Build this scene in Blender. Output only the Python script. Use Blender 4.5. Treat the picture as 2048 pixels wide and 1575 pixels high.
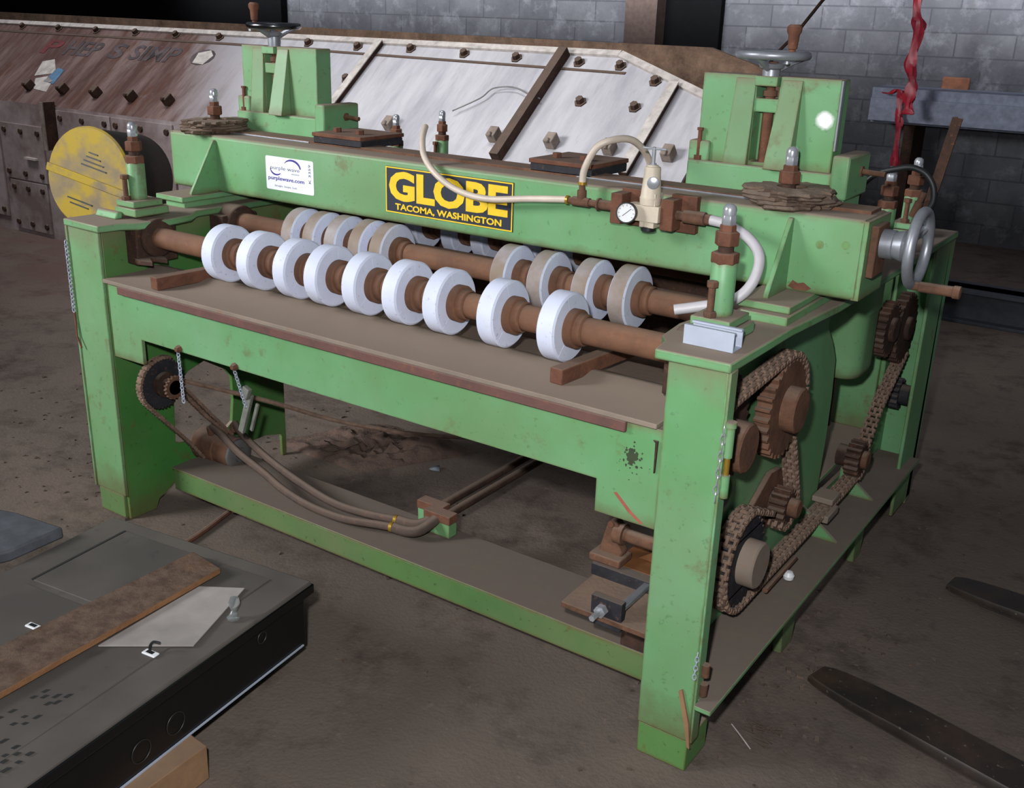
import bpy, bmesh, math, random
from mathutils import Vector, Matrix
from mathutils.geometry import tessellate_polygon
R = random.Random(7)
for o in list(bpy.data.objects): bpy.data.objects.remove(o)
SC = bpy.context.scene
COL = SC.collection
PI = math.pi

# ---------------------------------------------------------------- camera
yaw, pitch, roll = -0.594859, -0.350935, 0.032555
fw = Vector((math.sin(yaw)*math.cos(pitch), math.cos(yaw)*math.cos(pitch), math.sin(pitch)))
rt = fw.cross(Vector((0, 0, 1))).normalized(); up = rt.cross(fw)
rt2 = math.cos(roll)*rt + math.sin(roll)*up; up2 = -math.sin(roll)*rt + math.cos(roll)*up
CAM = Vector((0.862393, -1.843315, 1.629198))
cd = bpy.data.cameras.new('camera'); cam = bpy.data.objects.new('camera', cd); COL.objects.link(cam)
cd.sensor_width = 36; cd.lens = 36*2055.747/2048; cd.clip_start = .05; cd.clip_end = 100
m = Matrix.Identity(4)
for i, v in enumerate((rt2, up2, -fw)):
    for j in range(3): m[j][i] = v[j]
m.translation = CAM
cam.matrix_world = m
SC.camera = cam

# ---------------------------------------------------------------- light
W = bpy.data.worlds.new('world'); SC.world = W; W.use_nodes = True
W.node_tree.nodes['Background'].inputs[0].default_value = (.80, .86, 1, 1)
W.node_tree.nodes['Background'].inputs[1].default_value = .125
def lamp(name, kind, loc, target, energy, color, size=.1, size_y=None, spread=None):
    d = bpy.data.lights.new(name, kind); d.energy = energy; d.color = color
    if kind == 'AREA':
        d.size = size
        if size_y: d.shape = 'RECTANGLE'; d.size_y = size_y
        if spread: d.spread = spread
    if kind in ('SPOT', 'POINT'): d.shadow_soft_size = size
    o = bpy.data.objects.new(name, d); COL.objects.link(o); o.location = loc
    o.rotation_euler = (Vector(target)-Vector(loc)).to_track_quat('-Z', 'Y').to_euler()
    return o
fl = lamp('camera_flash', 'SPOT', CAM + rt2*(-.10) + up2*.16 - fw*.02, (-.75, .35, .95), 235, (.975, .985, 1.0), .035)
fl.data.spot_size = math.radians(118); fl.data.spot_blend = .9
lamp('dock_door_daylight', 'AREA', (-5.6, -4.6, 3.6), (-2.3, .9, 1.15), 72, (.96, .98, 1.0), 2.4, 2.0, math.radians(56))
lamp('trough_fill', 'AREA', (-4.6, .9, 5.0), (-4.6, 2.9, 1.1), 42, (.94, .96, 1.0), 6.5, .9, math.radians(64))  # added area lamp, spread narrowed so only the trough is brightened
lamp('wall_wash_fill', 'AREA', (-4.6, 6.15, 2.25), (-4.6, 7.2, 2.0), 90, (.92, .95, 1.0), 11.0, .2, math.radians(80))  # added strip lamp washing the upper wall, no real fixture
vs = SC.view_settings
SC.display_settings.display_device = 'sRGB'
vs.view_transform = 'Standard'; vs.look = 'None'; vs.gamma = 1; vs.exposure = 0.0; vs.use_curve_mapping = False

# ---------------------------------------------------------------- materials
def lin(c):
    return tuple(((v/255)/12.92 if v/255 <= .04045 else ((v/255+.055)/1.055)**2.4) for v in c) + (1,)
class NT:
    def __init__(s, name):
        s.m = bpy.data.materials.new(name); s.m.use_nodes = True; s.t = s.m.node_tree
        s.b = s.t.nodes['Principled BSDF']
    def n(s, kind, **k):
        x = s.t.nodes.new(kind)
        for a, v in k.items(): setattr(x, a, v)
        return x
    def l(s, a, b): s.t.links.new(a, b)
    def coord(s, scale=(1, 1, 1)):
        tc = s.n('ShaderNodeTexCoord'); oi = s.n('ShaderNodeObjectInfo')
        mp = s.n('ShaderNodeMapping'); mp.inputs['Scale'].default_value = scale
        ad = s.n('ShaderNodeVectorMath', operation='MULTIPLY_ADD')
        cx = s.n('ShaderNodeCombineXYZ')
        for i in range(3): s.l(oi.outputs['Random'], cx.inputs[i])
        ad.inputs[1].default_value = (17, 23, 31)
        s.l(cx.outputs[0], ad.inputs[0]); s.l(tc.outputs['Object'], ad.inputs[2])
        s.l(ad.outputs[0], mp.inputs[0]); return mp.outputs[0]
    def noise(s, vec, scale, detail=4, rough=.6):
        x = s.n('ShaderNodeTexNoise'); x.inputs['Scale'].default_value = scale
        x.inputs['Detail'].default_value = detail; x.inputs['Roughness'].default_value = rough
        s.l(vec, x.inputs['Vector']); return x.outputs['Fac']
    def ramp(s, fac, a, b, lo=0, hi=1):
        x = s.n('ShaderNodeMapRange'); x.inputs[1].default_value = a; x.inputs[2].default_value = b
        x.inputs[3].default_value = lo; x.inputs[4].default_value = hi
        s.l(fac, x.inputs[0]); return x.outputs[0]
    def mix(s, fac, a, b):
        x = s.n('ShaderNodeMix', data_type='RGBA')
        if isinstance(fac, (int, float)): x.inputs[0].default_value = fac
        else: s.l(fac, x.inputs[0])
        for v, i in ((a, 6), (b, 7)):
            if isinstance(v, tuple): x.inputs[i].default_value = v
            else: s.l(v, x.inputs[i])
        return x.outputs[2]
    def math(s, op, a, b=None):
        x = s.n('ShaderNodeMath', operation=op)
        for i, v in ((0, a), (1, b)):
            if v is None: continue
            if isinstance(v, (int, float)): x.inputs[i].default_value = v
            else: s.l(v, x.inputs[i])
        return x.outputs[0]
    def bump(s, h, strength=.3, dist=.005):
        x = s.n('ShaderNodeBump'); x.inputs['Strength'].default_value = strength; x.inputs['Distance'].default_value = dist
        s.l(h, x.inputs['Height']); s.l(x.outputs[0], s.b.inputs['Normal'])
    def upmask(s, a=.5, b=.9):
        g = s.n('ShaderNodeNewGeometry'); sx = s.n('ShaderNodeSeparateXYZ'); s.l(g.outputs['Normal'], sx.inputs[0])
        return s.ramp(sx.outputs[2], a, b)
    def edge(s, radius=.006, lo=.995, hi=.93):
        bv = s.n('ShaderNodeBevel', samples=3); bv.inputs[0].default_value = radius
        g = s.n('ShaderNodeNewGeometry'); d = s.n('ShaderNodeVectorMath', operation='DOT_PRODUCT')
        s.l(bv.outputs[0], d.inputs[0]); s.l(g.outputs['Normal'], d.inputs[1])
        return s.ramp(d.outputs['Value'], lo, hi)
    def fin(s, col, rough=.6, metal=0, spec=.5):
        if isinstance(col, tuple): s.b.inputs['Base Color'].default_value = col
        else: s.l(col, s.b.inputs['Base Color'])
        if isinstance(rough, (int, float)): s.b.inputs['Roughness'].default_value = rough
        else: s.l(rough, s.b.inputs['Roughness'])
        s.b.inputs['Metallic'].default_value = metal
        s.b.inputs['Specular IOR Level'].default_value = spec
        return s.m

DUST = lin((140, 124, 111))
RUST = lin((92, 55, 36)); RUST2 = lin((62, 40, 32))
def green(name, base=(98, 148, 97), base2=(112, 160, 116), dust=1.0, stains=.5, spot=None, dirt=0.0, dustcol=None):
    s = NT(name); v = s.coord()
    c = s.mix(s.ramp(s.noise(v, 3.2, 5), .35, .65), lin(base), lin(base2))
    c = s.mix(s.math('MULTIPLY', s.ramp(s.noise(v, 1.7, 6), .45, .70), .42 + dirt), c, lin((112, 120, 84)))
    c = s.mix(s.math('MULTIPLY', s.ramp(s.noise(v, 55, 3), .64, .70), .6*stains), c, lin((52, 62, 40)))
    c = s.mix(s.math('MULTIPLY', s.ramp(s.noise(v, 8, 6, .74), .59, .68), stains), c, lin((104, 80, 52)))
    e = s.math('MULTIPLY', s.edge(.008, .995, .90), s.ramp(s.noise(v, 18, 4), .36, .55))
    c = s.mix(s.math('MULTIPLY', e, .8), c, lin((104, 78, 48)))
    tg = s.n('ShaderNodeTexCoord'); gz = s.n('ShaderNodeSeparateXYZ'); s.l(tg.outputs['Generated'], gz.inputs[0])
    c = s.mix(s.math('MULTIPLY', s.ramp(s.math('ADD', gz.outputs[2], s.math('MULTIPLY', s.noise(v, 12, 5), .16)), .99, 1.10), .6), c, lin((122, 104, 84)))
    c = s.mix(s.math('MULTIPLY', s.ramp(s.math('ADD', gz.outputs[2], s.math('MULTIPLY', s.noise(v, 16, 6, .7), .22)), .24, .10), .7), c, lin((96, 78, 50)))
    if spot:
        tc = s.n('ShaderNodeTexCoord'); vm = s.n('ShaderNodeVectorMath', operation='SUBTRACT'); vm.inputs[1].default_value = spot[:3]
        s.l(tc.outputs['Object'], vm.inputs[0]); ln = s.n('ShaderNodeVectorMath', operation='LENGTH'); s.l(vm.outputs[0], ln.inputs[0])
        d = s.math('ADD', ln.outputs['Value'], s.math('MULTIPLY', s.noise(v, 60, 3), .012))
        c = s.mix(s.ramp(d, spot[3]*1.1, spot[3]*.75), c, lin((236, 238, 234)))
    dm = s.math('MULTIPLY', s.upmask(), s.ramp(s.noise(v, 14, 5), .2, .5, .75, 1))
    c = s.mix(s.math('MULTIPLY', dm, dust), c, lin(dustcol) if dustcol else DUST)
    s.bump(s.noise(v, 60, 3), .06, .003)
    return s.fin(c, s.ramp(dm, 0, 1, .46, .95), 0, .35)
def rust(name, a=(112, 80, 62), b=(76, 56, 46), sc=14, rough=.85, dust=.5, bump=.35):
    s = NT(name); v = s.coord()
    c = s.mix(s.ramp(s.noise(v, sc, 6, .7), .35, .68), lin(a), lin(b))
    c = s.mix(s.math('MULTIPLY', s.ramp(s.noise(v, sc*5, 3), .6, .72), .3), c, lin((146, 98, 66)))
    c = s.mix(s.math('MULTIPLY', s.upmask(.55, .95), dust), c, DUST)
    s.bump(s.noise(v, sc*6, 4), bump, .004)
    return s.fin(c, rough, 0, .2)
def plain(name, col, rough=.5, metal=0, spec=.5, var=.12, sc=20, bump=0):
    s = NT(name); v = s.coord()
    d = tuple(max(0, x*(1-2*var)) for x in col)
    c = s.mix(s.ramp(s.noise(v, sc, 5), .3, .7), lin(col), lin(d))
    if bump: s.bump(s.noise(v, sc*3, 4), bump, .003)
    return s.fin(c, rough, metal, spec)
def wheelmat(name, tan):
    s = NT(name); v = s.coord()
    c = s.mix(s.ramp(s.noise(v, 6, 4), .35, .7), lin((212, 217, 236)), lin((194, 199, 217)))
    c = s.mix(s.math('MULTIPLY', s.ramp(s.noise(v, 90, 3), .64, .7), .6), c, lin((150, 152, 168)))
    if tan:
        g = s.n('ShaderNodeNewGeometry'); sx = s.n('ShaderNodeSeparateXYZ'); s.l(g.outputs['Normal'], sx.inputs[0])
        k = s.ramp(s.math('ABSOLUTE', sx.outputs[0]), .6, .2)
        k = s.math('MULTIPLY', k, s.ramp(s.noise(v, 9, 5), .3, .6, .7, 1))
        c = s.mix(k, c, lin((132, 116, 102)))
    else:
        c = s.mix(s.math('MULTIPLY', s.ramp(s.noise(v, 22, 5), .6, .75), .35), c, lin((196, 188, 180)))
    s.bump(s.noise(v, 40, 3), .05, .002)
    return s.fin(c, .6, 0, .3)
M = dict(
    green=green('green_paint'), green_shade=green('green_paint_shaded_plate', (70, 128, 62), (60, 114, 54), stains=.7),  # inner plate: same paint, its shade put into the darker greens
    green_dark=green('green_paint_dark_stained', (88, 122, 70), (78, 112, 66), stains=.9, dirt=.3, dustcol=(104, 92, 84)), green_foot=green('green_paint_foot', (84, 128, 66), (92, 132, 76), stains=1, dirt=.35), green_low=green('green_paint_ledge', dustcol=(112, 99, 90)),  # rail green: darker base colour with heavier stains
    shaft=rust('rusty_shaft', (118, 84, 64), (94, 66, 52), 9, .7, .25, .12),
    rust=rust('rusty_iron'), rustred=rust('rusty_iron_red', (114, 76, 59), (84, 56, 45), 18),
    rustdark=rust('rusty_iron_dark', (76, 54, 44), (48, 38, 34), 16), chain=rust('rusty_chain', (136, 112, 96), (96, 76, 64), 30), green_dusty=green('green_paint_dusty', (118, 150, 110), (108, 144, 104), stains=.4, dirt=.2),
    redstrip=rust('rusty_red_strip', (112, 78, 72), (92, 70, 64), 12), dark=rust('dark_iron', (50, 50, 54), (36, 36, 40), 18, .7, .45, .15),
    tray=rust('dusty_tray', (138, 124, 111), (122, 110, 99), 5, .95, .8, .1),
    wheel=wheelmat('white_rubber', False), wheel_tan=wheelmat('white_rubber_dusty_tread', True),
    chrome=plain('chrome', (196, 199, 205), .24, .6, .5, .05), alu=plain('aluminium', (160, 163, 170), .42, .55, .5, .08),
    zinc=plain('galvanised_steel', (176, 184, 200), .5, .0, .5, .06, 8),
    cream=plain('cream_plastic', (206, 192, 172), .5, 0, .5, .06), white=plain('white_face', (225, 226, 228), .4, 0, .5, .02),
    black=plain('black_plastic', (26, 26, 28), .45, 0, .5), hose=plain('milky_hose', (212, 196, 180), .45, 0, .5, .07, 9),
    hosegrey=plain('grey_hose', (196, 192, 196), .45, 0, .5, .06, 9), blackhose=plain('black_rubber', (30, 32, 34), .5),
    brownhose=rust('dusty_hose', (94, 78, 69), (76, 65, 59), 10, .8, .4, .1), brass=plain('brass', (190, 152, 60), .4, .6),
    navy=plain('navy_enamel', (40, 46, 60), .45, 0, .5, .1), yellow=plain('yellow_enamel', (240, 200, 40), .5, 0, .4, .04),
    sticker=plain('white_vinyl', (236, 238, 248), .5, 0, .4, .01), violet=plain('violet_ink', (66, 56, 150), .5), ink=plain('grey_ink', (96, 104, 124), .5),
    castink=plain('cast_recess', (70, 92, 56), .7), disc=rust('crumbling_packing', (112, 94, 80), (76, 62, 52), 14, .95, .7, .8),
    wood=rust('raw_wood', (150, 118, 88), (128, 98, 74), 8, .8, .3, .15),
    red=plain('red_plastic_ribbon', (196, 44, 66), .4, 0, .5, .2, 9), blue=plain('blue_grey_paint', (146, 152, 172), .6, 0, .3, .1),
    column=plain('brown_column_paint', (96, 80, 74), .7, 0, .2, .1), void=plain('unlit_interior', (14, 14, 16), .9, 0, .1),
    twine=plain('white_wire', (205, 196, 190), .6), greywire=plain('grey_wire', (130, 126, 124), .5),
)
# ---------------------------------------------------------------- mesh builder
def frame_of(ax):
    ax = Vector(ax).normalized(); a = Vector((0, 0, 1)) if abs(ax.z) < .9 else Vector((0, 1, 0))
    u = ax.cross(a).normalized(); return ax, u, ax.cross(u)
class MB:
    def __init__(s, M=None): s.v = []; s.f = []; s.M = M or Matrix.Identity(4)
    def add(s, vs, fs):
        b = len(s.v); s.v += [s.M @ Vector(p) for p in vs]; s.f += [tuple(b+i for i in f) for f in fs]; return s
    def box(s, x0, x1, y0, y1, z0, z1, top=None):
        t = top or (0, 0, 0, 0)      # insets of the top face: x0,x1,y0,y1
        return s.add([(x0, y0, z0), (x1, y0, z0), (x1, y1, z0), (x0, y1, z0), (x0+t[0], y0+t[2], z1), (x1-t[1], y0+t[2], z1), (x1-t[1], y1-t[3], z1), (x0+t[0], y1-t[3], z1)],
                     [(3, 2, 1, 0), (4, 5, 6, 7), (0, 1, 5, 4), (1, 2, 6, 5), (2, 3, 7, 6), (3, 0, 4, 7)])
    def obox(s, c, ax, ay, az, hx, hy, hz):
        c, ax, ay, az = Vector(c), Vector(ax).normalized(), Vector(ay).normalized(), Vector(az).normalized()
        vs = [c+ax*hx*i+ay*hy*j+az*hz*k for k in (-1, 1) for i, j in ((-1, -1), (1, -1), (1, 1), (-1, 1))]
        return s.add(vs, [(3, 2, 1, 0), (4, 5, 6, 7), (0, 1, 5, 4), (1, 2, 6, 5), (2, 3, 7, 6), (3, 0, 4, 7)])
    def lathe(s, o, ax, prof, seg=28, rot=0, cap=True):
        ax, u, w = frame_of(ax); o = Vector(o); vs = []; fs = []
        for t, r in prof:
            for i in range(seg):
                a = 2*PI*i/seg+rot; vs.append(o+ax*t+(u*math.cos(a)+w*math.sin(a))*r)
        for k in range(len(prof)-1):
            for i in range(seg):
                j = (i+1) % seg; fs.append((k*seg+i, k*seg+j, (k+1)*seg+j, (k+1)*seg+i))
        if cap:
            fs.append(tuple(range(seg))[::-1]); fs.append(tuple((len(prof)-1)*seg+i for i in range(seg)))
        return s.add(vs, fs)
    def cyl(s, a, b, r, r1=None, seg=24, rot=0):
        a, b = Vector(a), Vector(b); L = (b-a).length
        return s.lathe(a, b-a, [(0, r), (L, r if r1 is None else r1)], seg, rot)
    def ring(s, o, ax, ro, ri, h, seg=40, bev=0):
        e = bev
        p = [(0, ri), (0, ro-e), (e, ro), (h-e, ro), (h, ro-e), (h, ri), (0, ri)] if e else [(0, ri), (0, ro), (h, ro), (h, ri), (0, ri)]
        return s.lathe(o, ax, p, seg, cap=False)
    def torus(s, o, ax, R_, r, seg=40, ns=12):
        return s.lathe(o, ax, [(r*math.sin(2*PI*k/ns), R_+r*math.cos(2*PI*k/ns)) for k in range(ns+1)], seg, cap=False)
    def tube(s, pts, r, seg=10, closed=False, hollow=False):
        pts = [Vector(p) for p in pts]; n = len(pts); vs = []; fs = []
        t0 = (pts[1]-pts[0]).normalized(); _, u, w = frame_of(t0)
        for i in range(n):
            if closed: t = (pts[(i+1) % n]-pts[i-1]).normalized()
            else: t = (pts[min(i+1, n-1)]-pts[max(i-1, 0)]).normalized()
            u = (u-t*u.dot(t)).normalized(); w = t.cross(u)
            rr = r[i] if isinstance(r, (list, tuple)) else r
            for k in range(seg):
                a = 2*PI*k/seg; vs.append(pts[i]+(u*math.cos(a)+w*math.sin(a))*rr)
        for i in range(n if closed else n-1):
            j = (i+1) % n
            for k in range(seg):
                l = (k+1) % seg; fs.append((i*seg+k, i*seg+l, j*seg+l, j*seg+k))
        if not closed: fs.append(tuple(range(seg))[::-1]); fs.append(tuple((n-1)*seg+k for k in range(seg)))
        return s.add(vs, fs)
    def plate(s, outer, holes, fn, t0, t1):
        loops = [outer]+list(holes); flat = [p for l in loops for p in l]; n = len(flat)
        tr = tessellate_polygon([[Vector((a, b, 0)) for a, b in l] for l in loops])
        vs = [fn(a, b, t0) for a, b in flat]+[fn(a, b, t1) for a, b in flat]
        fs = [t for t in tr]+[tuple(i+n for i in t[::-1]) for t in tr]; b = 0
        for l in loops:
            k = len(l)
            for i in range(k):
                j = (i+1) % k; fs.append((b+i, b+j, b+j+n, b+i+n))
            b += k
        return s.add(vs, fs)
    def prism(s, poly, fn, t0, t1): return s.plate(poly, [], fn, t0, t1)
    def gear(s, x0, x1, cy, cz, ro, ri, n, ph=0):
        pts = []
        for i in range(n):
            for k, r in ((-.3, ri), (-.12, ro), (.12, ro), (.3, ri)):
                a = 2*PI*(i+k)/n+ph; pts.append((cy+r*math.cos(a), cz+r*math.sin(a)))
        return s.prism(pts, lambda a, b, t: (t, a, b), x0, x1)
XY = lambda a, b, t: (a, b, t)
XZ = lambda a, b, t: (a, t, b)
YZ = lambda a, b, t: (t, a, b)
def rrect(x0, x1, y0, y1, r, n=5):
    o = []
    for cx, cy, a0 in ((x1-r, y0+r, -PI/2), (x1-r, y1-r, 0), (x0+r, y1-r, PI/2), (x0+r, y0+r, PI)):
        for k in range(n+1):
            a = a0+PI/2*k/n; o.append((cx+r*math.cos(a), cy+r*math.sin(a)))
    return o
def spline(pts, n=8):
    P = [Vector(p) for p in pts]; out = []
    for i in range(len(P)-1):
        a = P[max(i-1, 0)]; b = P[i]; c = P[i+1]; d = P[min(i+2, len(P)-1)]
        for k in range(n):
            t = k/n; out.append(.5*((2*b)+(c-a)*t+(2*a-5*b+4*c-d)*t*t+(3*b-a-3*c+d)*t**3))
    return out+[P[-1]]
WL = {}
def link(o, world, parent):
    COL.objects.link(o)
    if parent is not None:
        o.parent = parent; o.location = world-WL[parent.name]
    else: o.location = world
    WL[o.name] = world
def obj(name, mb, mat, parent=None, bev=0, smooth=38, label=None, fix=True, segs=2):
    c = Vector([(min(v[i] for v in mb.v)+max(v[i] for v in mb.v))/2 for i in range(3)])
    me = bpy.data.meshes.new(name); me.from_pydata([v-c for v in mb.v], [], mb.f)
    b = bmesh.new(); b.from_mesh(me)
    bmesh.ops.remove_doubles(b, verts=b.verts, dist=1e-6)
    if fix: bmesh.ops.recalc_face_normals(b, faces=b.faces)
    b.to_mesh(me); b.free(); me.validate()
    for p in me.polygons: p.use_smooth = True
    me.set_sharp_from_angle(angle=math.radians(smooth))
    me.materials.append(mat if not isinstance(mat, str) else M[mat])
    o = bpy.data.objects.new(name, me); link(o, c, parent)
    if bev:
        md = o.modifiers.new('bevel', 'BEVEL'); md.width = bev; md.segments = segs; md.limit_method = 'ANGLE'; md.angle_limit = math.radians(40)
        md.harden_normals = False
    if label: o['label'] = label
    return o
def thing(name, label, cat, loc, group=None):
    o = bpy.data.objects.new(name, None); o.empty_display_size = .1; link(o, Vector(loc), None)
    return tag(o, label, cat, group)
def tag(o, label, cat, group=None):
    o['label'] = label; o['category'] = cat
    if group: o['group'] = group
    return o
def struct(name, mb, mat, **k):
    o = obj(name, mb, mat, **k); o['kind'] = 'structure'; return o
def dup(o, world, parent=None, label=None):
    """a copy of an object and, one level down, of its children"""
    r = o.copy(); link(r, Vector(world), parent)
    if label: r['label'] = label
    for ch in list(o.children):
        c = ch.copy(); COL.objects.link(c); c.parent = r
        for g in ch.children:
            d = g.copy(); COL.objects.link(d); d.parent = c
    return r
def letters(txt, x0, x1, z0, z1, y, depth=.0012, bold=0.0, fn=None):
    """outline lettering scaled into a box, standing on the plane Y = y and facing -Y"""
    cu = bpy.data.curves.new('txt', 'FONT'); cu.body = txt; cu.extrude = .02; cu.offset = bold; cu.resolution_u = 3
    o = bpy.data.objects.new('txt', cu); COL.objects.link(o); bpy.context.view_layer.update()
    me = bpy.data.meshes.new_from_object(o.evaluated_get(bpy.context.evaluated_depsgraph_get()))
    vs = [v.co.copy() for v in me.vertices]; fs = [tuple(p.vertices) for p in me.polygons]
    bpy.data.objects.remove(o); bpy.data.curves.remove(cu); bpy.data.meshes.remove(me)
    ax, bx = min(v.x for v in vs), max(v.x for v in vs); az, bz = min(v.y for v in vs), max(v.y for v in vs)
    out = []
    for v in vs:
        p = (x0+(v.x-ax)/(bx-ax)*(x1-x0), y-depth*(1 if v.z > 0 else 0), z0+(v.y-az)/(bz-az)*(z1-z0))
        out.append(fn(*p) if fn else p)
    return MB().add(out, fs)
# ---------------------------------------------------------------- the setting
s = NT('dusty_concrete_floor'); v = s.coord()
c = s.mix(s.ramp(s.noise(v, .9, 6, .62), .35, .65), lin((114, 101, 92)), lin((96, 86, 79)))
c = s.mix(s.ramp(s.noise(v, 5, 6, .7), .5, .75), c, lin((70, 60, 56)))
tc = s.n('ShaderNodeTexCoord'); sx = s.n('ShaderNodeSeparateXYZ'); s.l(tc.outputs['Object'], sx.inputs[0])
c = s.mix(s.math('MULTIPLY', s.ramp(sx.outputs[0], -.2, -1.2), s.ramp(s.noise(v, 2.5, 5), .35, .6, .2, 1)), c, lin((104, 84, 78)))
c = s.mix(s.math('MULTIPLY', s.ramp(s.noise(v, 34, 4, .7), .62, .7), .6), c, lin((122, 106, 94)))
c = s.mix(s.math('MULTIPLY', s.ramp(s.noise(v, 3.1, 7, .75), .6, .68), .5), c, lin((54, 48, 46)))
h = s.math('ADD', s.noise(v, 22, 6, .7), s.noise(v, 90, 3))
s.bump(h, .3, .008)
M['floor'] = s.fin(c, .95, 0, .1)
n = 60
mb = MB(); mb.box(-16, 8, -6, 7.3, -.1, 0)
struct('floor', mb, 'floor')
s = NT('concrete_block_wall'); tc = s.n('ShaderNodeTexCoord'); sp = s.n('ShaderNodeSeparateXYZ'); cb = s.n('ShaderNodeCombineXYZ')
s.l(tc.outputs['Object'], sp.inputs[0]); s.l(sp.outputs[0], cb.inputs[0]); s.l(sp.outputs[2], cb.inputs[1])
br = s.n('ShaderNodeTexBrick'); s.l(cb.outputs[0], br.inputs['Vector'])
br.inputs['Scale'].default_value = 1; br.inputs['Brick Width'].default_value = .44; br.inputs['Row Height'].default_value = .182; br.inputs['Mortar Size'].default_value = .008
br.inputs['Color1'].default_value = lin((108, 108, 112)); br.inputs['Color2'].default_value = lin((92, 92, 97)); br.inputs['Mortar'].default_value = lin((76, 76, 81))
br.inputs['Mortar Smooth'].default_value = .5
vv = s.coord()
c = s.mix(s.ramp(s.noise(vv, 1.6, 6, .7), .35, .7), br.outputs['Color'], lin((70, 70, 75)))
c = s.mix(s.math('MULTIPLY', s.ramp(s.noise(vv, 5, 6, .7), .52, .7), .55), c, lin((136, 136, 142)))
s.bump(br.outputs['Fac'], -.5, .01)
M['wall'] = s.fin(c, .9, 0, .1)
mb = MB(); mb.box(-16, 8, 7.2, 7.4, 0, 3.6); struct('wall_back', mb, 'wall')
mb = MB(); mb.box(-16.2, -16, -6, 7.4, 0, 3.6); struct('wall_left', mb, plain('dim_block_wall', (96, 96, 100), .9, 0, .1))
mb = MB(); mb.box(-3.98, -3.66, 6.95, 7.2, 0, 3.6); struct('trim_1', mb, 'column')          # brown column
mb = MB(); mb.box(-3.66, -3.12, 7.12, 7.215, 0, 2.3); struct('door_1', mb, 'void')           # doorway as a flat black panel, its unlit depth put into the colour
mb = MB(); mb.box(-16, -8.6, 7.1, 7.215, 0, 2.5); struct('dark_panel', mb, 'void')             # added black panel, the darkness at left put into its colour
mb = MB(); mb.box(-1.19, -.98, 7.18, 7.202, 1.17, 1.29)
obj_stain = obj('orange_patch', mb, plain('orange_paint', (150, 96, 70), .8), bev=.02); obj_stain['kind'] = 'structure'; obj_stain.name = 'trim_2'

# ---------------------------------------------------------------- steel trough behind
LEAN = 1.22; ZK = .95; TX0, TX1 = -11.5, -1.15
def lean(x, z, off=0): # a point on the leaning upper face
    return Vector((x, 2.42+LEAN*(z-ZK), z))+Vector((0, -1, LEAN)).normalized()*off
def trough_mat(name, ox, dark=False):
    s = NT(name); tc = s.n('ShaderNodeTexCoord'); sp = s.n('ShaderNodeSeparateXYZ'); s.l(tc.outputs['Object'], sp.inputs[0])
    mp = s.n('ShaderNodeMapping'); mp.inputs['Rotation'].default_value = (0, .5, 0); mp.inputs['Scale'].default_value = (2.6, .5, .55); s.l(tc.outputs['Object'], mp.inputs[0])
    st = s.noise(mp.outputs[0], 2.2, 7, .7); st2 = s.noise(mp.outputs[0], 6, 6, .7)
    v = s.coord()
    white = s.mix(s.ramp(st, .4, .65), lin((186, 183, 186)), lin((158, 155, 160)))
    white = s.mix(s.math('MULTIPLY', s.ramp(st2, .58, .72), .45), white, lin((138, 128, 124)))
    rs = s.mix(s.ramp(st, .38, .62), lin((80, 55, 49)), lin((124, 102, 97)))
    rs = s.mix(s.ramp(st2, .52, .66), rs, lin((90, 58, 46)))
    rs = s.mix(s.ramp(s.noise(v, 3, 6, .7), .6, .7), rs, lin((120, 108, 107)))
    x = s.math('ADD', sp.outputs[0], s.math('MULTIPLY', st, 1.0))
    x = s.math('ADD', x, sp.outputs[2])
    c = s.mix(s.ramp(x, -4.7-ox+.25, -4.3-ox+.55), rs, white)
    if dark: c = s.mix(.85, c, s.mix(s.ramp(s.noise(v, 2.4, 6, .7), .38, .62), lin((172, 158, 156)), lin((126, 108, 105))))
    s.bump(s.noise(v, 40, 4), .2, .003)
    return s.fin(c, .62, 0, .25)
TR = thing('steel_trough', 'long riveted steel trough with rust-red left half and whitish right half behind the green machine', 'trough', (-5, 2.6, 0))
up_ = [(TX0, ZK), (TX1+.0, ZK), (TX1, 1.21), (-1.30, 1.31), (-1.84, 1.462), (TX0, 1.462)]
mb = MB(); mb.plate(up_, [], lambda a, b, t: lean(a, b, t), 0, -.012)
ocx = (TX0+TX1)/2
obj('upper_panel', mb, trough_mat('trough_paint', ocx), TR)
mb = MB(); mb.box(TX0, TX1, 2.42, 2.432, 0, ZK)
obj('lower_panel', mb, trough_mat('trough_lower_paint', ocx, True), TR)
lt = rust('pale_clamp', (150, 138, 128), (110, 96, 86), 12)
pale = plain('pale_edge_strip', (208, 198, 190), .6); 
mb = MB(); a, b, cc = lean(TX0, 1.462), lean(-1.84, 1.462), lean(-1.12, 1.262)
for p, q in ((a, b), (b, cc)): mb.obox((p+q)/2+Vector((0, 0, .004)), q-p, (0, -1, LEAN), (q-p).cross(Vector((0, -1, LEAN))), (q-p).length/2, .012, .02)
obj('top_edge_strip', mb, pale, TR)
back = rust('rough_rusty_back', (128, 104, 86), (84, 66, 56), 9, .95, .4, .8)
mb = MB(); mb.prism([(TX0, 0), (-1.05, 0), (-1.05, 1.30), (-1.33, 1.43), (-1.60, 1.508), (TX0, 1.545)], XZ, 3.60, 3.64)
obj('far_panel', mb, back, TR)
mb = MB(); mb.box(TX0, -1.4, 3.04, 3.6, .5, .53); obj('inner_floor', mb, back, TR)
mb = MB(); mb.plate([(TX0, 1.395), (-4.7, 1.40), (TX1-.6, 1.375), (TX1-.6, 1.385), (-4.7, 1.412), (TX0, 1.407)], [], lambda a, b, t: lean(a, b, t), .004, 0)
obj('top_seam', mb, 'rustdark', TR)
ribm = rust('rib_edge', (150, 138, 128), (118, 104, 96), 10, .8, 0)
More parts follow.
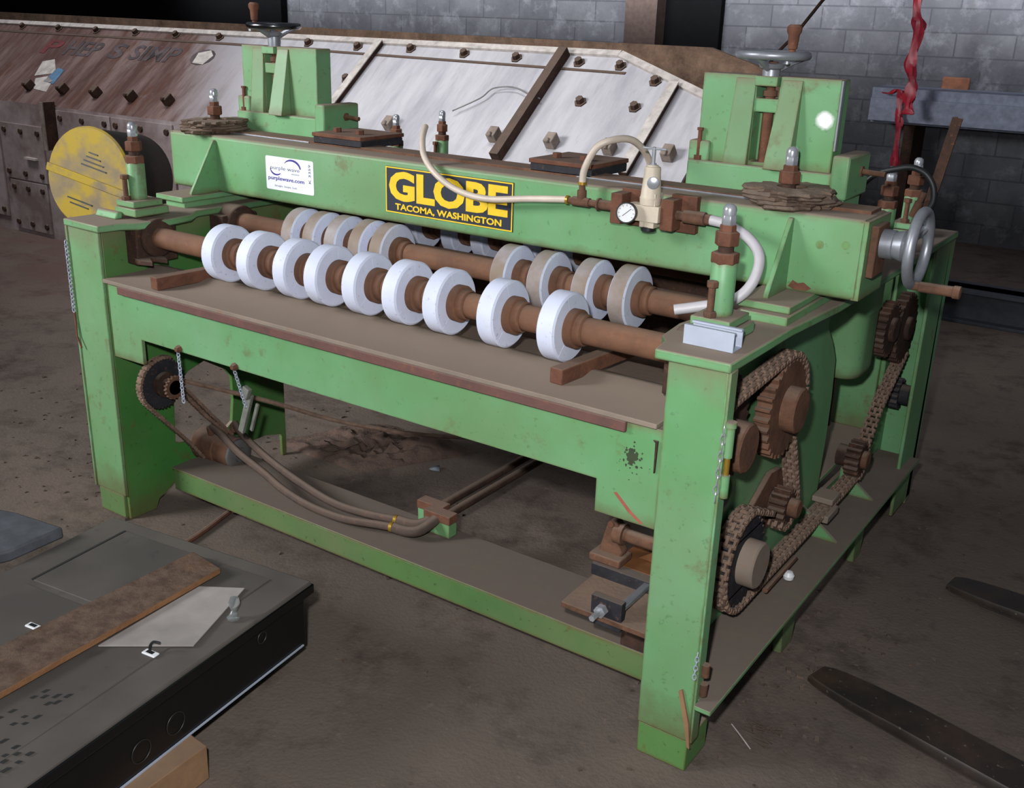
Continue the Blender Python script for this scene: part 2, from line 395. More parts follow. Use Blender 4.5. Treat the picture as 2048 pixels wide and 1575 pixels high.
for x, z0, z1 in ((-3.46, 1.0, 1.455), (-2.16, ZK, 1.45), (-1.44, ZK, 1.335)):
    mb = MB()
    p, q = lean(x, z0), lean(x, z1); nn = Vector((0, -1, LEAN)).normalized()
    mb.obox((p+q)/2+nn*(.013 if x != -2.16 else .025), (1, 0, 0), q-p, nn, .020 if x != -2.16 else .026, (q-p).length/2, .018 if x != -2.16 else .03)
    rb_ = obj('rib', mb, 'rustdark', TR)  # dark body colour carries the shadow on the thin ribs' sides
    mb = MB(); mb.obox((p+q)/2+nn*.033, (1, 0, 0), q-p, nn, .026, (q-p).length/2, .003)
    if x != -2.16: obj('pale_rib_edge', mb, pale, rb_)
mb = MB(); mb.box(-5.95, -5.92, 2.33, 2.42, .66, .985); rb_ = obj('rib', mb, 'rustdark', TR)
mb = MB(); mb.box(-5.955, -5.915, 2.322, 2.33, .66, .985); obj('pale_rib_edge', mb, lt, rb_)
for x, z in [(-7.17, 1.44), (-6.69, 1.44), (-6.22, 1.44), (-5.76, 1.44), (-5.32, 1.44), (-4.87, 1.44), (-4.04, 1.435), (-3.62, 1.43), (-3.21, 1.435), (-2.81, 1.425), (-2.45, 1.42), (-2.05, 1.415), (-1.80, 1.41), (-1.56, 1.35), (-1.90, 1.237), (-1.587, 1.232), (-3.52, 1.257)]:
    mb = MB(); nn = Vector((0, -1, LEAN)).normalized(); p = lean(x, z)
    mb.lathe(p, nn, [(0, .034), (.006, .034), (.006, .022), (.03, .02)], 6); obj('bolt', mb, 'rustdark', TR)
for x in [-6.37, -5.96, -5.58, -5.2, -4.82, -2.952, -2.251, -1.904, -1.579, -1.268]:
    mb = MB(); p = lean(x, 1.045); nn = Vector((0, -1, LEAN)).normalized(); uu = Vector((0, LEAN, 1)).normalized()
    mb.obox(p+nn*.03, (1, 0, 0), uu, nn, .026, .032, .028); mb.lathe(p+nn*.05-uu*.02, (0, -1, .2), [(0, .014), (.022, .012)], 10)
    obj('clamp', mb, 'rustdark' if x < -4 else lt, TR, bev=.004)
for k, (x0, x1, z0, z1) in enumerate([(-6.62, -6.1, .40, .80), (-6.58, -6.12, .03, .39), (-5.9, -5.3, .45, .93), (-5.28, -4.66, .45, .93), (-5.9, -5.3, .02, .43), (-7.2, -6.66, .1, .8)]):
    mb = MB(); mb.box(x0, x1, 2.405, 2.42, z0, z1); pl = obj('cover_plate', mb, trough_mat('trough_cover_plate', (x0+x1)/2, True), TR, bev=.003)
    for x in (x0+.05, (x0+x1)/2, x1-.05):
        for z in (z0+.05, z1-.05):
            mb = MB(); mb.lathe((x, 2.405, z), (0, -1, 0), [(0, .024), (.012, .02)], 8); obj('bolt', mb, 'rustdark', pl)
mb = MB(); mb.box(-6.32, -6.18, 2.38, 2.405, .56, .575); obj('plate_handle', mb, pale, TR)
# paint remnants and faded lettering on the leaning face
for nm, poly, mt in (('paint_patch', [(-6.46, 1.12), (-6.28, 1.145), (-6.28, 1.17), (-6.40, 1.235), (-6.52, 1.215)], pale), ('paint_patch', [(-6.33, 1.04), (-6.16, 1.03), (-6.2, 1.10), (-6.3, 1.125), (-6.42, 1.105)], pale),
                   ('blue_label', [(-6.30, 1.09), (-6.16, 1.08), (-6.18, 1.17), (-6.27, 1.185)], plain('faded_blue', (92, 132, 166), .6)),
                   ('paint_patch', [(-4.93, 1.28), (-4.82, 1.275), (-4.79, 1.33), (-4.85, 1.36), (-4.95, 1.34)], pale)):
    mb = MB(); mb.prism(poly, lambda a, b, t: lean(a, b, t), .004, 0); obj(nm, mb, mt, TR)
fade = plain('faded_letters', (96, 82, 84), .7, var=.3, sc=9); fred = plain('faded_red_letter', (118, 50, 52), .7)
L3 = lambda a, y, b: lean(a, b, (2.42-y))
for t, x0, x1, mt in (('P', -6.66, -6.46, fred), ('HEP', -6.38, -5.98, fade), ('S', -5.86, -5.7, fade), ('SIMP', -5.62, -5.12, fade), ('O', -4.99, -4.77, fade)):
    obj('faded_lettering', letters(t, x0, x1, 1.27, 1.365, 2.42, .003, .02, L3), mt, TR)
# loose wire on the trough
pts = [lean(x, z, .03) for x, z in ((-2.60, 1.13), (-2.48, 1.20), (-2.44, 1.25), (-2.32, 1.262), (-2.2, 1.235), (-2.12, 1.22))]
mb = MB(); mb.tube(spline(pts, 6), .004, 6); tag(obj('loose_wire', mb, 'greywire'), 'thin grey wire bent across the whitish face of the trough', 'wire')

# ---------------------------------------------------------------- far wall: ledge, ribbons, cable
mb = MB(); mb.box(-1.60, 2.6, 6.72, 6.80, .95, 1.125); mb.box(-1.60, 2.6, 6.74, 7.2, 1.115, 1.20); mb.box(-1.60, 2.6, 6.80, 7.2, .93, .96)
bb = thing('wall_ledge', 'long blue-grey steel ledge fixed along the block wall at right', 'ledge', (0, 7.0, 1.0))
obj('face_board', mb, 'blue', bb, bev=.004)
for x in (-1.3, .2, 1.7): mb = MB(); mb.box(x-.04, x+.04, 6.85, 7.2, 0, .93); obj('bracket', mb, 'rustdark', bb)
rib1 = [(-1.31, 7.18, 2.9), (-1.30, 6.6, 2.4), (-1.30, 6.5, 1.84), (-1.26, 6.5, 1.65), (-1.275, 6.5, 1.40), (-1.245, 6.5, 1.25), (-1.25, 6.5, 1.1), (-1.235, 6.5, 1.03)]
def ribbon(pts, w, rr):
    P = spline(pts, 7); mb = MB(); vs = []; fs = []
    n_ = len(P); K = 10
    for i, p in enumerate(P):
        for k in range(K):
            a = 2*PI*k/K; r = w*(1+.28*math.sin(3*a+i*.6)+.15*math.sin(5*a-i))*(1+.25*math.sin(i*.7)*rr)
            vs.append((p.x+r*math.cos(a), p.y+r*.5*math.sin(a), p.z))
    for i in range(n_-1):
        for k in range(K): l = (k+1) % K; fs.append((i*K+k, i*K+l, (i+1)*K+l, (i+1)*K+k))
    fs += [tuple(range(K)), tuple((n_-1)*K+k for k in range(K))]
    return mb.add(vs, fs)
tag(obj('hanging_ribbon', ribbon(rib1, .036, 1), 'red', smooth=25), 'longer crumpled red ribbon hanging from above against the block wall', 'ribbon')
t = thing('hanging_ribbon', 'shorter red ribbon tied round the end of the blue-grey ledge', 'ribbon', (-1.36, 6.66, 1.2))
obj('tail', ribbon([(-1.36, 6.68, 1.19), (-1.352, 6.66, 1.05), (-1.335, 6.66, .9), (-1.32, 6.66, .62)], .024, 1), 'red', t, smooth=25)
obj('knot', ribbon([(-1.50, 6.69, 1.17), (-1.44, 6.66, 1.16), (-1.38, 6.65, 1.20), (-1.345, 6.66, 1.13)], .024, .5), 'red', t, smooth=25)
mb = MB(); mb.tube([(-.62, 7.19, 3.5), (-1.835, 6.0, 1.816), (-2.013, 6.0, 1.57), (-2.15, 6.0, 1.423), (-2.5, 6.2, .9), (-2.7, 6.3, 0)], .013, 8)
tag(obj('guy_cable', mb, 'rustdark'), 'thin dark cable running slantwise in front of the block wall', 'cable')
mb = MB(); mb.box(-1.2, 3.2, 4.62, 4.75, 0, .20); mb.box(-1.2, 3.2, 4.55, 4.82, .18, .20); mb.box(-1.2, 3.2, 4.55, 4.82, 0, .02)
tag(obj('steel_beam', mb, plain('dull_blue_steel', (58, 60, 68), .7), bev=.003), 'dull steel beam lying on the floor beyond the machine at right', 'beam')

# ---------------------------------------------------------------- yellow drum guard left of the machine
YG = thing('drum_guard', 'round yellow dust-stained drum guard with vent slots left of the green machine', 'drum', (-3.3, 1.0, 0))
nrm = Vector((.26, -.95, .13)).normalized(); cY = Vector((-3.305, .9, .900))
uz = Vector((0, 0, 1)); a1 = uz.cross(nrm).normalized(); a2 = nrm.cross(a1)
s = NT('dusty_yellow_paint'); v = s.coord()
c = s.mix(s.ramp(s.noise(v, 4.5, 5, .6), .46, .58), lin((166, 140, 44)), lin((138, 120, 86)))
c = s.mix(s.math('MULTIPLY', s.ramp(s.noise(v, 9, 5), .5, .65), .6), c, lin((112, 102, 88)))
M['yellowpaint'] = s.fin(c, .6, 0, .2)
mb = MB(); mb.lathe(cY-nrm*.006, nrm, [(0, .225), (.004, .225), (.012, .218), (.014, .0005)], 56); obj('face_plate', mb, 'yellowpaint', YG)
mb = MB(); mb.lathe(cY-nrm*.32, nrm, [(0, .205), (.314, .218)], 48); obj('drum_body', mb, plain('shaded_drum_side', (52, 42, 36), .8), YG)  # drum sides coloured dark to stand for the lack of light on them
th = math.radians(-13)
e1 = a1*math.cos(th)+a2*math.sin(th); e2 = a2*math.cos(th)-a1*math.sin(th)
mb = MB(); mb.obox(cY+nrm*.012-e2*.012, e1, e2, nrm, .222, .018, .006); obj('seam_band', mb, 'yellowpaint', YG, bev=.004)
for k, w in enumerate((.024, .038, .054, .068)):
    mb = MB(); mb.obox(cY+nrm*.0105+e2*(.112-k*.020)-e1*(-.008-.005*k), e1, e2, nrm, w, .003, .001); obj('vent_slot', mb, 'black', YG)
for k, w in enumerate((.068, .05)):
    mb = MB(); mb.obox(cY+nrm*.0105-e2*(.112+k*.020)-e1*.02, e1, e2, nrm, w, .003, .001); obj('vent_slot', mb, 'black', YG)
mb = MB(); mb.box(-3.42, -3.26, 1.0, 1.14, .02, .72); mb.box(-3.46, -3.20, .95, 1.2, 0, .02); obj('stand', mb, 'rustdark', YG, bev=.004)
# ---------------------------------------------------------------- the green machine
MC = thing('roller_machine', 'large green machine with white rubber wheels on rusty shafts under a wide cross beam', 'machine', (-.9, .85, 0))
def part(name, mb, mat, bev=.003, parent=None, **k): return obj(name, mb, mat, parent or MC, bev=bev, **k)
XL = -1.926                                     # inner face of the left end frame
# --- end frames
opening = [(1.0, .970), (.962, .90), (.956, .84), (1.02, .78), (1.068, .72), (1.085, .6), (1.087, .466), (1.072, .265), (1.68, .25), (1.67, .60), (1.665, .970)]
mb = MB(); mb.plate([(.0125, .087), (.14, .05), (.6, .05), (1.72, .05), (1.85, .02), (1.85, .977), (.0125, .977)], [opening], YZ, .018, .034)
for y0, y1 in ((.60, .70), (1.24, 1.33), (1.74, 1.83)): mb.prism([(y0, 0), (y1-.02, 0), (y1, .19), (y0-.03, .19)], YZ, .11, .135)
EFR = part('end_frame', mb, 'green', .002)
mb = MB(); mb.box(0, .134, 0, .012, .087, .98); part('front_post', mb, 'green', .003, EFR, label='tall pale green front post')
mb = MB(); mb.box(.1345, .140, -.001, .034, .088, .98); part('post_lip', mb, 'green', .0015, EFR)
mb = MB(); mb.box(0, .012, .0125, .12, .087, .978); part('post_web', mb, 'green', .001, EFR)
mb = MB(); mb.box(.002, .128, .004, .118, 0, .0865); part('foot', mb, 'green_foot', .003, EFR)
mb = MB(); mb.prism([(.034, .013), (.142, .013), (.142, -.015), (.182, -.015), (.182, 1.76), (.034, 1.76)], XY, .190, .202); part('lower_ledge', mb, 'green_low', .002, EFR)
fl_ = [(-.028, -.010), (.138, -.004), (.140, .33), (.158, .62), (.158, 1.85), (-.02, 1.85), (-.02, .36), (-.062, .30), (-.075, .2), (-.062, .09), (-.04, .06)]
mb = MB(); mb.prism(fl_, XY, .978, 1.0); part('top_flange', mb, 'green', .004, EFR)
mb = MB(); mb.box(0, .15, 1.80, 1.85, .0, .98); mb.box(.138, .15, 1.62, 1.85, .02, .98); part('rear_post', mb, 'green', .003, EFR)
mb = MB(); mb.box(.012, .125, .33, .69, .998, 1.02); part('pad_base', mb, 'green', .003, EFR)
mb = MB(); mb.box(-.012, .120, .355, .69, 1.02, 1.038); part('pad', mb, 'green', .003, EFR)
mb = MB(); mb.box(-.30, .018, 1.06, 1.70, .285, .30); part('inner_shelf', mb, 'green', .002, EFR)
mb = MB(); mb.box(-.40, .018, 1.66, 1.68, .30, .97); part('inner_plate', mb, 'green', .002, EFR)
# left frame
hole = [(.215, .215), (.30, .195), (.43, .192), (.465, .215), (.477, .30), (.477, .385), (.45, .42), (.36, .475), (.29, .455), (.225, .40)]
mb = MB(); mb.plate([(.0125, .0), (.115, .0), (.13, .035), (.185, .06), (.24, .10), (.30, .11), (.62, .11), (.70, .09), (.70, .0), (.72, .0), (.725, .80), (1.74, .80), (1.74, 0), (1.85, 0), (1.85, .977), (.0125, .977)], [hole], YZ, XL-.016, XL)
EFL = part('end_frame', mb, 'green_shade', .002)
mb = MB(); mb.box(-2.0795, XL, 0, .012, .087, .98); part('front_post', mb, 'green', .003, EFL)
mb = MB(); mb.box(-2.090, -2.080, -.004, .034, .087, .98); part('post_lip', mb, 'green', .002, EFL)
mb = MB(); mb.box(-2.078, XL-.017, .004, .118, 0, .0865); part('foot', mb, 'green_dark', .003, EFL)
mb = MB(); mb.prism([(-2.09, -.006), (-1.905, -.012), (-1.897, .06), (-1.86, .10), (-1.85, .2), (-1.86, .30), (-1.905, .36), (-1.905, 1.85), (-2.07, 1.85), (-2.085, .3)], XY, .978, 1.0); part('top_flange', mb, 'green', .004, EFL)
mb = MB(); mb.box(-2.07, XL, 1.80, 1.85, 0, .98); part('rear_post', mb, 'green', .003, EFL)
mb = MB(); mb.box(-2.062, -1.965, .36, .69, .998, 1.02); part('pad_base', mb, 'green', .003, EFL)
mb = MB(); mb.box(-2.093, -1.955, .345, .69, 1.02, 1.038); part('pad', mb, 'green', .003, EFL)
for x0, ef in ((-2.07, EFL),):
    mb = MB(); mb.box(x0+.01, x0+.115, .085, .115, 1.0, 1.022, (0, 0, .012, 0)); part('stop_lug', mb, 'green', .005, ef)
# bearing blocks inside the frames
for x0, x1, y in ((XL, -1.87, .17), (XL, -1.86, .5), (-.055, .018, .17), (-.055, .018, .5), (XL, -1.87, 1.37), (-.055, .018, 1.37)):
    mb = MB(); mb.box(x0, x1, y-.075, y+.075, .865, .978); mb.lathe((x0, y, .945), (1, 0, 0), [(0, .062), (x1-x0+.012, .062), (x1-x0+.02, .05)], 28)
    part('bearing_block', mb, 'rustdark', .004)
mb = MB(); mb.prism([(XL+.004, .10), (-1.85, .08), (-1.80, .095), (-1.86, .13), (-1.80, .15), (-1.84, .17), (XL+.004, .17)], XY, .875, .888); part('bent_bracket', mb, 'rustdark', .001)
# --- front apron, tray and rails
ap = [(-1.912, .583), (-1.766, .585), (-1.766, .665), (-.154, .665), (-.154, .585), (0, .585), (0, .82), (-1.912, .82)]
mb = MB(); mb.prism(ap, XZ, .006, .018); mb.box(-1.912, 0, .018, .10, .806, .82)
APR = part('front_apron', mb, 'green', .002)
mb = MB()
for k in range(70):
    d_ = abs(R.gauss(0, 1)); a_ = R.uniform(0, 2*PI); rr = .0085*max(.18, 1-d_*.45)*R.uniform(.5, 1.1); px_, pz_ = -.068+.017*d_*math.cos(a_), .742+.024*d_*math.sin(a_)
    mb.prism([(px_+rr*R.uniform(.5, 1.3)*math.cos(2*PI*t_/7), pz_+rr*R.uniform(.5, 1.3)*math.sin(2*PI*t_/7)) for t_ in range(7)], XZ, .0057-.00001*k*.1, .006)
part('dark_splatter', mb, plain('dark_stain', (62, 72, 48), .9), 0, APR)
mb = MB(); mb.prism([(-.108, .645), (-.100, .648), (-.06, .612), (-.03, .592), (-.036, .588), (-.07, .609)], XZ, .0057, .006)
part('red_paint_scrape', mb, plain('red_scrape', (168, 92, 74), .8), 0, APR)
for x, z in ((-1.587, .675), (-1.343, .672)):
    mb = MB(); mb.lathe((x, .006, z), (0, -1, 0), [(0, .012), (.006, .012), (.014, .007)], 8); part('chain_eye', mb, 'rustred', 0, APR)
mb = MB(); mb.box(-1.85, -.085, -.006, .006, .797, .822); part('edge_strip', mb, 'redstrip', .003)
mb = MB(); mb.prism([(-.020, .795), (-.008, .795), (-.010, .72), (-.013, .72), (-.014, .79)], XZ, .0, .006); part('corner_angle', mb, 'rustdark', .001)
mb = MB(); mb.prism([(-.004, .822), (-.004, .834), (.150, .836), (.185, .846), (.215, .842), (.235, .822)], lambda a, b, t: (t, a, b), -1.92, -.012); part('dust_tray', mb, 'tray', .002)
for a_, b_ in (((-1.690, .012), (-1.66, .34)), ((-.312, .070), (-.285, .38))):
    p_, q_ = Vector((*a_, .855)), Vector((*b_, .855)); mb = MB(); mb.obox((p_+q_)/2, (q_-p_).cross(Vector((0, 0, 1))), q_-p_, (0, 0, 1), .018, (q_-p_).length/2, .019); part('stop_bar', mb, 'rustred', .003)
mb = MB(); mb.box(-1.88, .01, .155, .392, .148, .156); mb.box(-1.87, .01, .155, .165, .078, .150); mb.box(-1.87, .01, .382, .392, .078, .15); part('base_rail', mb, 'green_dark', .002)
mb = MB(); mb.box(-1.9, -.42, 1.45, 1.55, .3, .42); part('rear_rail', mb, 'green', .002)
mb = MB(); mb.box(-.16, -.02, 1.16, 1.22, .30, .40); mb.box(-.17, -.03, 1.2, 1.24, .38, .50); part('rusty_block', mb, 'rustred', .004)
# --- roller shafts with white wheels
def make_wheel(tan):
    mb = MB(); W_, RO = .050, .084
    mb.lathe((-W_/2, 0, 0), (1, 0, 0), [(0, .047), (0, RO-.005), (.004, RO), (W_-.004, RO), (W_, RO-.005), (W_, .047), (0, .047)], 56, cap=False)
    for a in (.12, 2.2, 4.3):
        c_, s_ = math.cos(a+PI/2), math.sin(a+PI/2)
        mb.obox((W_/2, c_*.065, s_*.065), (1, 0, 0), (0, c_, s_), (0, -s_, c_), .0004, .016, .0007)
    return mb
def make_hub():
    mb = MB(); mb.lathe((-.036, 0, 0), (1, 0, 0), [(0, .034), (0, .047), (.056, .047), (.058, .044), (.0585, .040), (.075, .038), (.078, .034), (0, .034)], 36, cap=False); return mb
wheel0 = hub0 = None
RX = [-1.510, -1.361, -1.213, -1.092, -.952, -.812, -.677, -.508, -.334]
RX2 = [-1.528, -1.434, -1.341, -1.24, -1.155, -.707, -.585, -.445, -.333]
def roller(y, z, xs, tan, r=.0325):
    mb = MB(); mb.cyl((-1.88, y, z), (.0, y, z), r, seg=32); sh = part('roller_shaft', mb, 'shaft', 0)
    w0 = h0 = None
    for x in xs:
        if w0 is None:
            w0 = obj('white_wheel', make_wheel(tan), 'wheel_tan' if tan else 'wheel', sh); h0 = obj('wheel_hub', make_hub(), 'shaft', sh)
            for o_, dx in ((w0, -.025), (h0, .003)): wp = Vector((x+dx, y, z)); o_.location = wp-WL[sh.name]; WL[o_.name] = wp
        else:
            w_ = w0.copy(); link(w_, Vector((x-.025, y, z)), sh); h_ = h0.copy(); link(h_, Vector((x+.003, y, z)), sh)
            w_.rotation_euler = (R.uniform(-.25, .25), 0, 0)
roller(.17, .945, RX, False); roller(.50, .95, RX2, True); roller(.98, .93, [-1.42, -1.262, -1.135, -.92, -.80], False)
for y in (.17, .5): mb = MB(); mb.cyl((-1.92, y, .757), (.03, y, .757), .05, seg=32); part('lower_roll', mb, 'rust', 0)
mb = MB(); mb.box(-1.90, 0, .245, .40, .80, .812); mb.box(-1.9, 0, .60, .95, .70, .72); part('drip_pan', mb, 'rustdark', .002)
mb = MB(); mb.box(-1.88, -.02, .73, .79, .99, 1.02); part('doctor_bar', mb, 'rust', .004)
mb = MB(); mb.box(-1.90, .0, 1.22, 1.235, .45, .985); mb.box(-1.9, 0, 1.10, 1.235, .97, .985); part('rear_blocking_plate', mb, 'rustdark', .002)  # added dark plate, closes off the bright view under the beam
mb = MB(); mb.cyl((-1.88, .80, .86), (0, .80, .86), .045, seg=28); part('doctor_roll', mb, 'rust', 0)
mb = MB(); mb.lathe((-.30, .27, .785), (1, 0, 0), [(0, .035), (.05, .035), (.052, .02), (.16, .02)], 20); part('lower_hub', mb, 'rust', .002)
# --- cross beam
mb = MB(); mb.plate(rrect(.51, .69, 1.036, 1.224, .012), [rrect(.522, .678, 1.05, 1.21, .006)], YZ, -2.204, .212)
mb.box(.205, .223, .512, .688, 1.038, 1.222); mb.box(-2.208, -2.195, .512, .688, 1.038, 1.222)
BM = part('cross_beam', mb, 'green', .003)
mb = MB(); mb.box(-2.19, .2, .60, .682, 1.223, 1.232); part('top_strip', mb, 'rust', .001, BM)
mb = MB(); mb.tube([(-.60, .60, 1.2265), (-.10, .60, 1.2265)], .003, 6); part('bright_rod', mb, 'alu', 0, BM)
mb = MB(); mb.tube([(-2.0, .6, 1.2265), (-1.62, .6, 1.2265)], .003, 6); part('bright_rod', mb, 'alu', 0, BM)
for x in (.045, -1.975):
    mb = MB(); mb.prism([(.512, 1.21), (.500, 1.21), (.395, 1.045), (.395, 1.037), (.512, 1.037)], YZ, x-.006, x+.006); part('gusset', mb, 'green', .0015, BM)
for x0, x1 in ((-1.60, -1.392), (-.755, -.555)):
    mb = MB(); mb.box(x0, x1, .60, .80, 1.226, 1.250); pb = part('clamp_block', mb, 'dark', .003)
    mb = MB(); mb.box(x0-.002, x1+.002, .595, .805, 1.250, 1.262); part('clamp_cap', mb, 'rustred', .002, pb)
    for x in (x0+.05, x1-.06):
        mb = MB(); mb.lathe((x, .66, 1.262), (0, 0, 1), [(0, .014), (.014, .014)], 6); part('bolt', mb, 'rustred', .001, pb)
for x, z in ((.118, 1.156), (.178, 1.163)):
    mb = MB(); mb.lathe((x, .5105, z), (0, -1, 0), [(0, .010), (.0008, .010)], 16); part('rust_spot', mb, green('stained_green', (108, 150, 96), (92, 140, 80)), 0, BM)
mb = MB(); mb.prism([(.055, 1.048), (.065, 1.064), (.078, 1.058), (.092, 1.062), (.112, 1.05), (.10, 1.043), (.07, 1.042)], XZ, .5095, .51); part('rust_patch', mb, 'rustred', 0, BM)
# nameplate
mb = MB(); mb.box(-1.210, -.745, .507, .511, 1.066, 1.203); NP = part('nameplate', mb, 'navy', .001)
mb = MB(); mb.plate([(-1.209, 1.067), (-.746, 1.067), (-.746, 1.202), (-1.209, 1.202)], [[(-1.2055, 1.0705), (-.7495, 1.0705), (-.7495, 1.1985), (-1.2055, 1.1985)]], XZ, .5062, .5072); part('plate_border', mb, 'yellow', 0, NP)
part('main_lettering', letters('GLOBE', -1.196, -.762, 1.104, 1.192, .507, .0012, .045), 'yellow', 0, NP)
part('place_lettering', letters('TACOMA, WASHINGTON', -1.172, -.782, 1.074, 1.0965, .507, .0012, .03), 'yellow', 0, NP)
# sticker
mb = MB(); mb.prism(rrect(-1.729, -1.5135, 1.077, 1.1838, .006), XZ, .5088, .5102); SK = part('sticker', mb, 'sticker', 0)
def sk(t, x0, x1, z0, z1, mt, bold=0): part('sticker_lettering', letters(t, x0, x1, z0, z1, .5088, .0004, bold), mt, 0, SK)
sk('purple wave', -1.707, -1.575, 1.139, 1.1545, 'ink'); sk('auction', -1.612, -1.577, 1.1325, 1.1375, 'ink'); sk('purplewave.com', -1.719, -1.555, 1.105, 1.1215, 'violet', .02)
sk('Straight. Simple. Sold.', -1.690, -1.588, 1.0865, 1.094, 'ink')
part('sticker_lettering', letters('K 3359', 1.113, 1.172, 0, .010, 0, .0004, .01, lambda a, y, b: (-1.519-b-.006, .5088+y, a)), 'ink', 0, SK)
def arc(cx, cz, r0, r1, a0, a1, sh): # crescent stroke
    o = [(cx+r0*math.cos(a0+(a1-a0)*k/14), cz+r0*.72*math.sin(a0+(a1-a0)*k/14)) for k in range(15)]
    i = [(cx+sh[0]+r1*math.cos(a1+(a0-a1)*k/14), cz+sh[1]+r1*.72*math.sin(a1+(a0-a1)*k/14)) for k in range(1, 14)]
    mb = MB(); mb.prism(o+i, XZ, .5084, .5088); part('sticker_arc', mb, 'violet', 0, SK)
arc(-1.608, 1.152, .040, .040, .05, 2.6, (-.004, -.006)); arc(-1.682, 1.143, .027, .027, 3.0, 5.6, (.002, .005))
# --- crumbling packing discs round the beam bolts
def packing(x, y, z, rx, ry):
    mb = MB(); N = 44
    for lay in range(5):
        zz = z+lay*.0078; vs = []; ri = .036
        prof = [rx*(1+.10*math.sin(3*i*2*PI/N+lay)+R.uniform(-.08, .08)-(.22 if R.random() < .14 else 0)) for i in range(N)]
        for i in range(N):
            a = 2*PI*i/N; r = prof[i]
            for rr, h in ((ri, zz), (r*.96, zz), (r, zz+.004), (r*.95, zz+.0095+R.uniform(-.002, .002)), (ri, zz+.011)):
                vs.append((x+rr*math.cos(a), y+rr*ry/rx*math.sin(a), h))
        fs = []
        for i in range(N):
            j = (i+1) % N
            for k in range(5): l = (k+1) % 5; fs.append((i*5+k, j*5+k, j*5+l, i*5+l))
        mb.add(vs, fs)
    return part('packing_disc', mb, 'disc', 0)
packing(.005, .600, 1.226, .105, .115); packing(-2.06, .59, 1.226, .095, .12)
# --- adjusters: threaded posts with hex nuts and chrome grease caps
def adjuster(x, y, z, pillar=.13, base=True):
    if base: mb = MB(); mb.box(x-.050, x+.055, y-.055, y+.07, z-.005, z+.020); mb.box(x-.044, x+.046, y-.052, y+.056, z+.022, z+.042)
    if base:
        root = part('adjuster', mb, 'green', .003); zb = z+.042; pillar -= .02
        mb = MB(); mb.lathe((x, y, zb), (0, 0, 1), [(0, .0275), (pillar, .0275), (pillar+.004, .025)], 28); part('sleeve', mb, 'green', 0, root)
        zb += pillar
    else:
        mb = MB(); mb.lathe((x, y, z), (0, 0, 1), [(0, .033), (.016, .033)], 6, .3); root = part('adjuster', mb, 'rust', .003); zb = z-.006
    def nut(z0, r, h, mt, rot=.2, nm='hex_nut'):
        mb = MB(); mb.lathe((x, y, z0), (0, 0, 1), [(0, r*.93), (h*.08, r), (h*.9, r), (h, r*.9)], 6, rot); part(nm, mb, mt, .0015, root)
    nut(zb, .030, .024, 'rustred', .5)
    mb = MB(); mb.lathe((x, y, zb+.02), (0, 0, 1), [(0, .0165), (.040, .0165)], 20); part('stem', mb, 'rustdark', 0, root)
    nut(zb+.038, .026, .030, 'rustred', .15); nut(zb+.066, .0175, .016, 'rustred', .3)
    nut(zb+.081, .0155, .022, 'chrome', .1, 'cap_base')
    mb = MB(); mb.lathe((x, y, zb+.102), (0, 0, 1), [(0, .014), (.010, .0145), (.017, .013), (.022, .008), (.0235, .0005)], 20); part('grease_cap', mb, 'chrome', 0, root)
    if base:
        bx, by = x-.005, y-.04
        mb = MB(); mb.lathe((bx, by, z+.042), (0, 0, 1), [(0, .0145), (.012, .0145)], 6); mb.lathe((bx, by, z+.03), (0, 0, 1), [(0, .0075), (.085, .0075)], 14); mb.lathe((bx, by, z+.107), (0, 0, 1), [(0, .013), (.013, .013)], 6); part('jack_bolt', mb, 'rust', .001, root)
    return root
adjuster(.030, .17, 1.005); adjuster(-1.945, .17, 1.015); adjuster(.035, 1.37, 1.0, .10); adjuster(.035, 1.67, 1.0, .10); adjuster(-1.955, 1.42, 1.0, .10); adjuster(-1.955, 1.72, 1.0, .10)
adjuster(-.005, .60, 1.242, base=False); adjuster(-2.06, .59, 1.25, base=False)
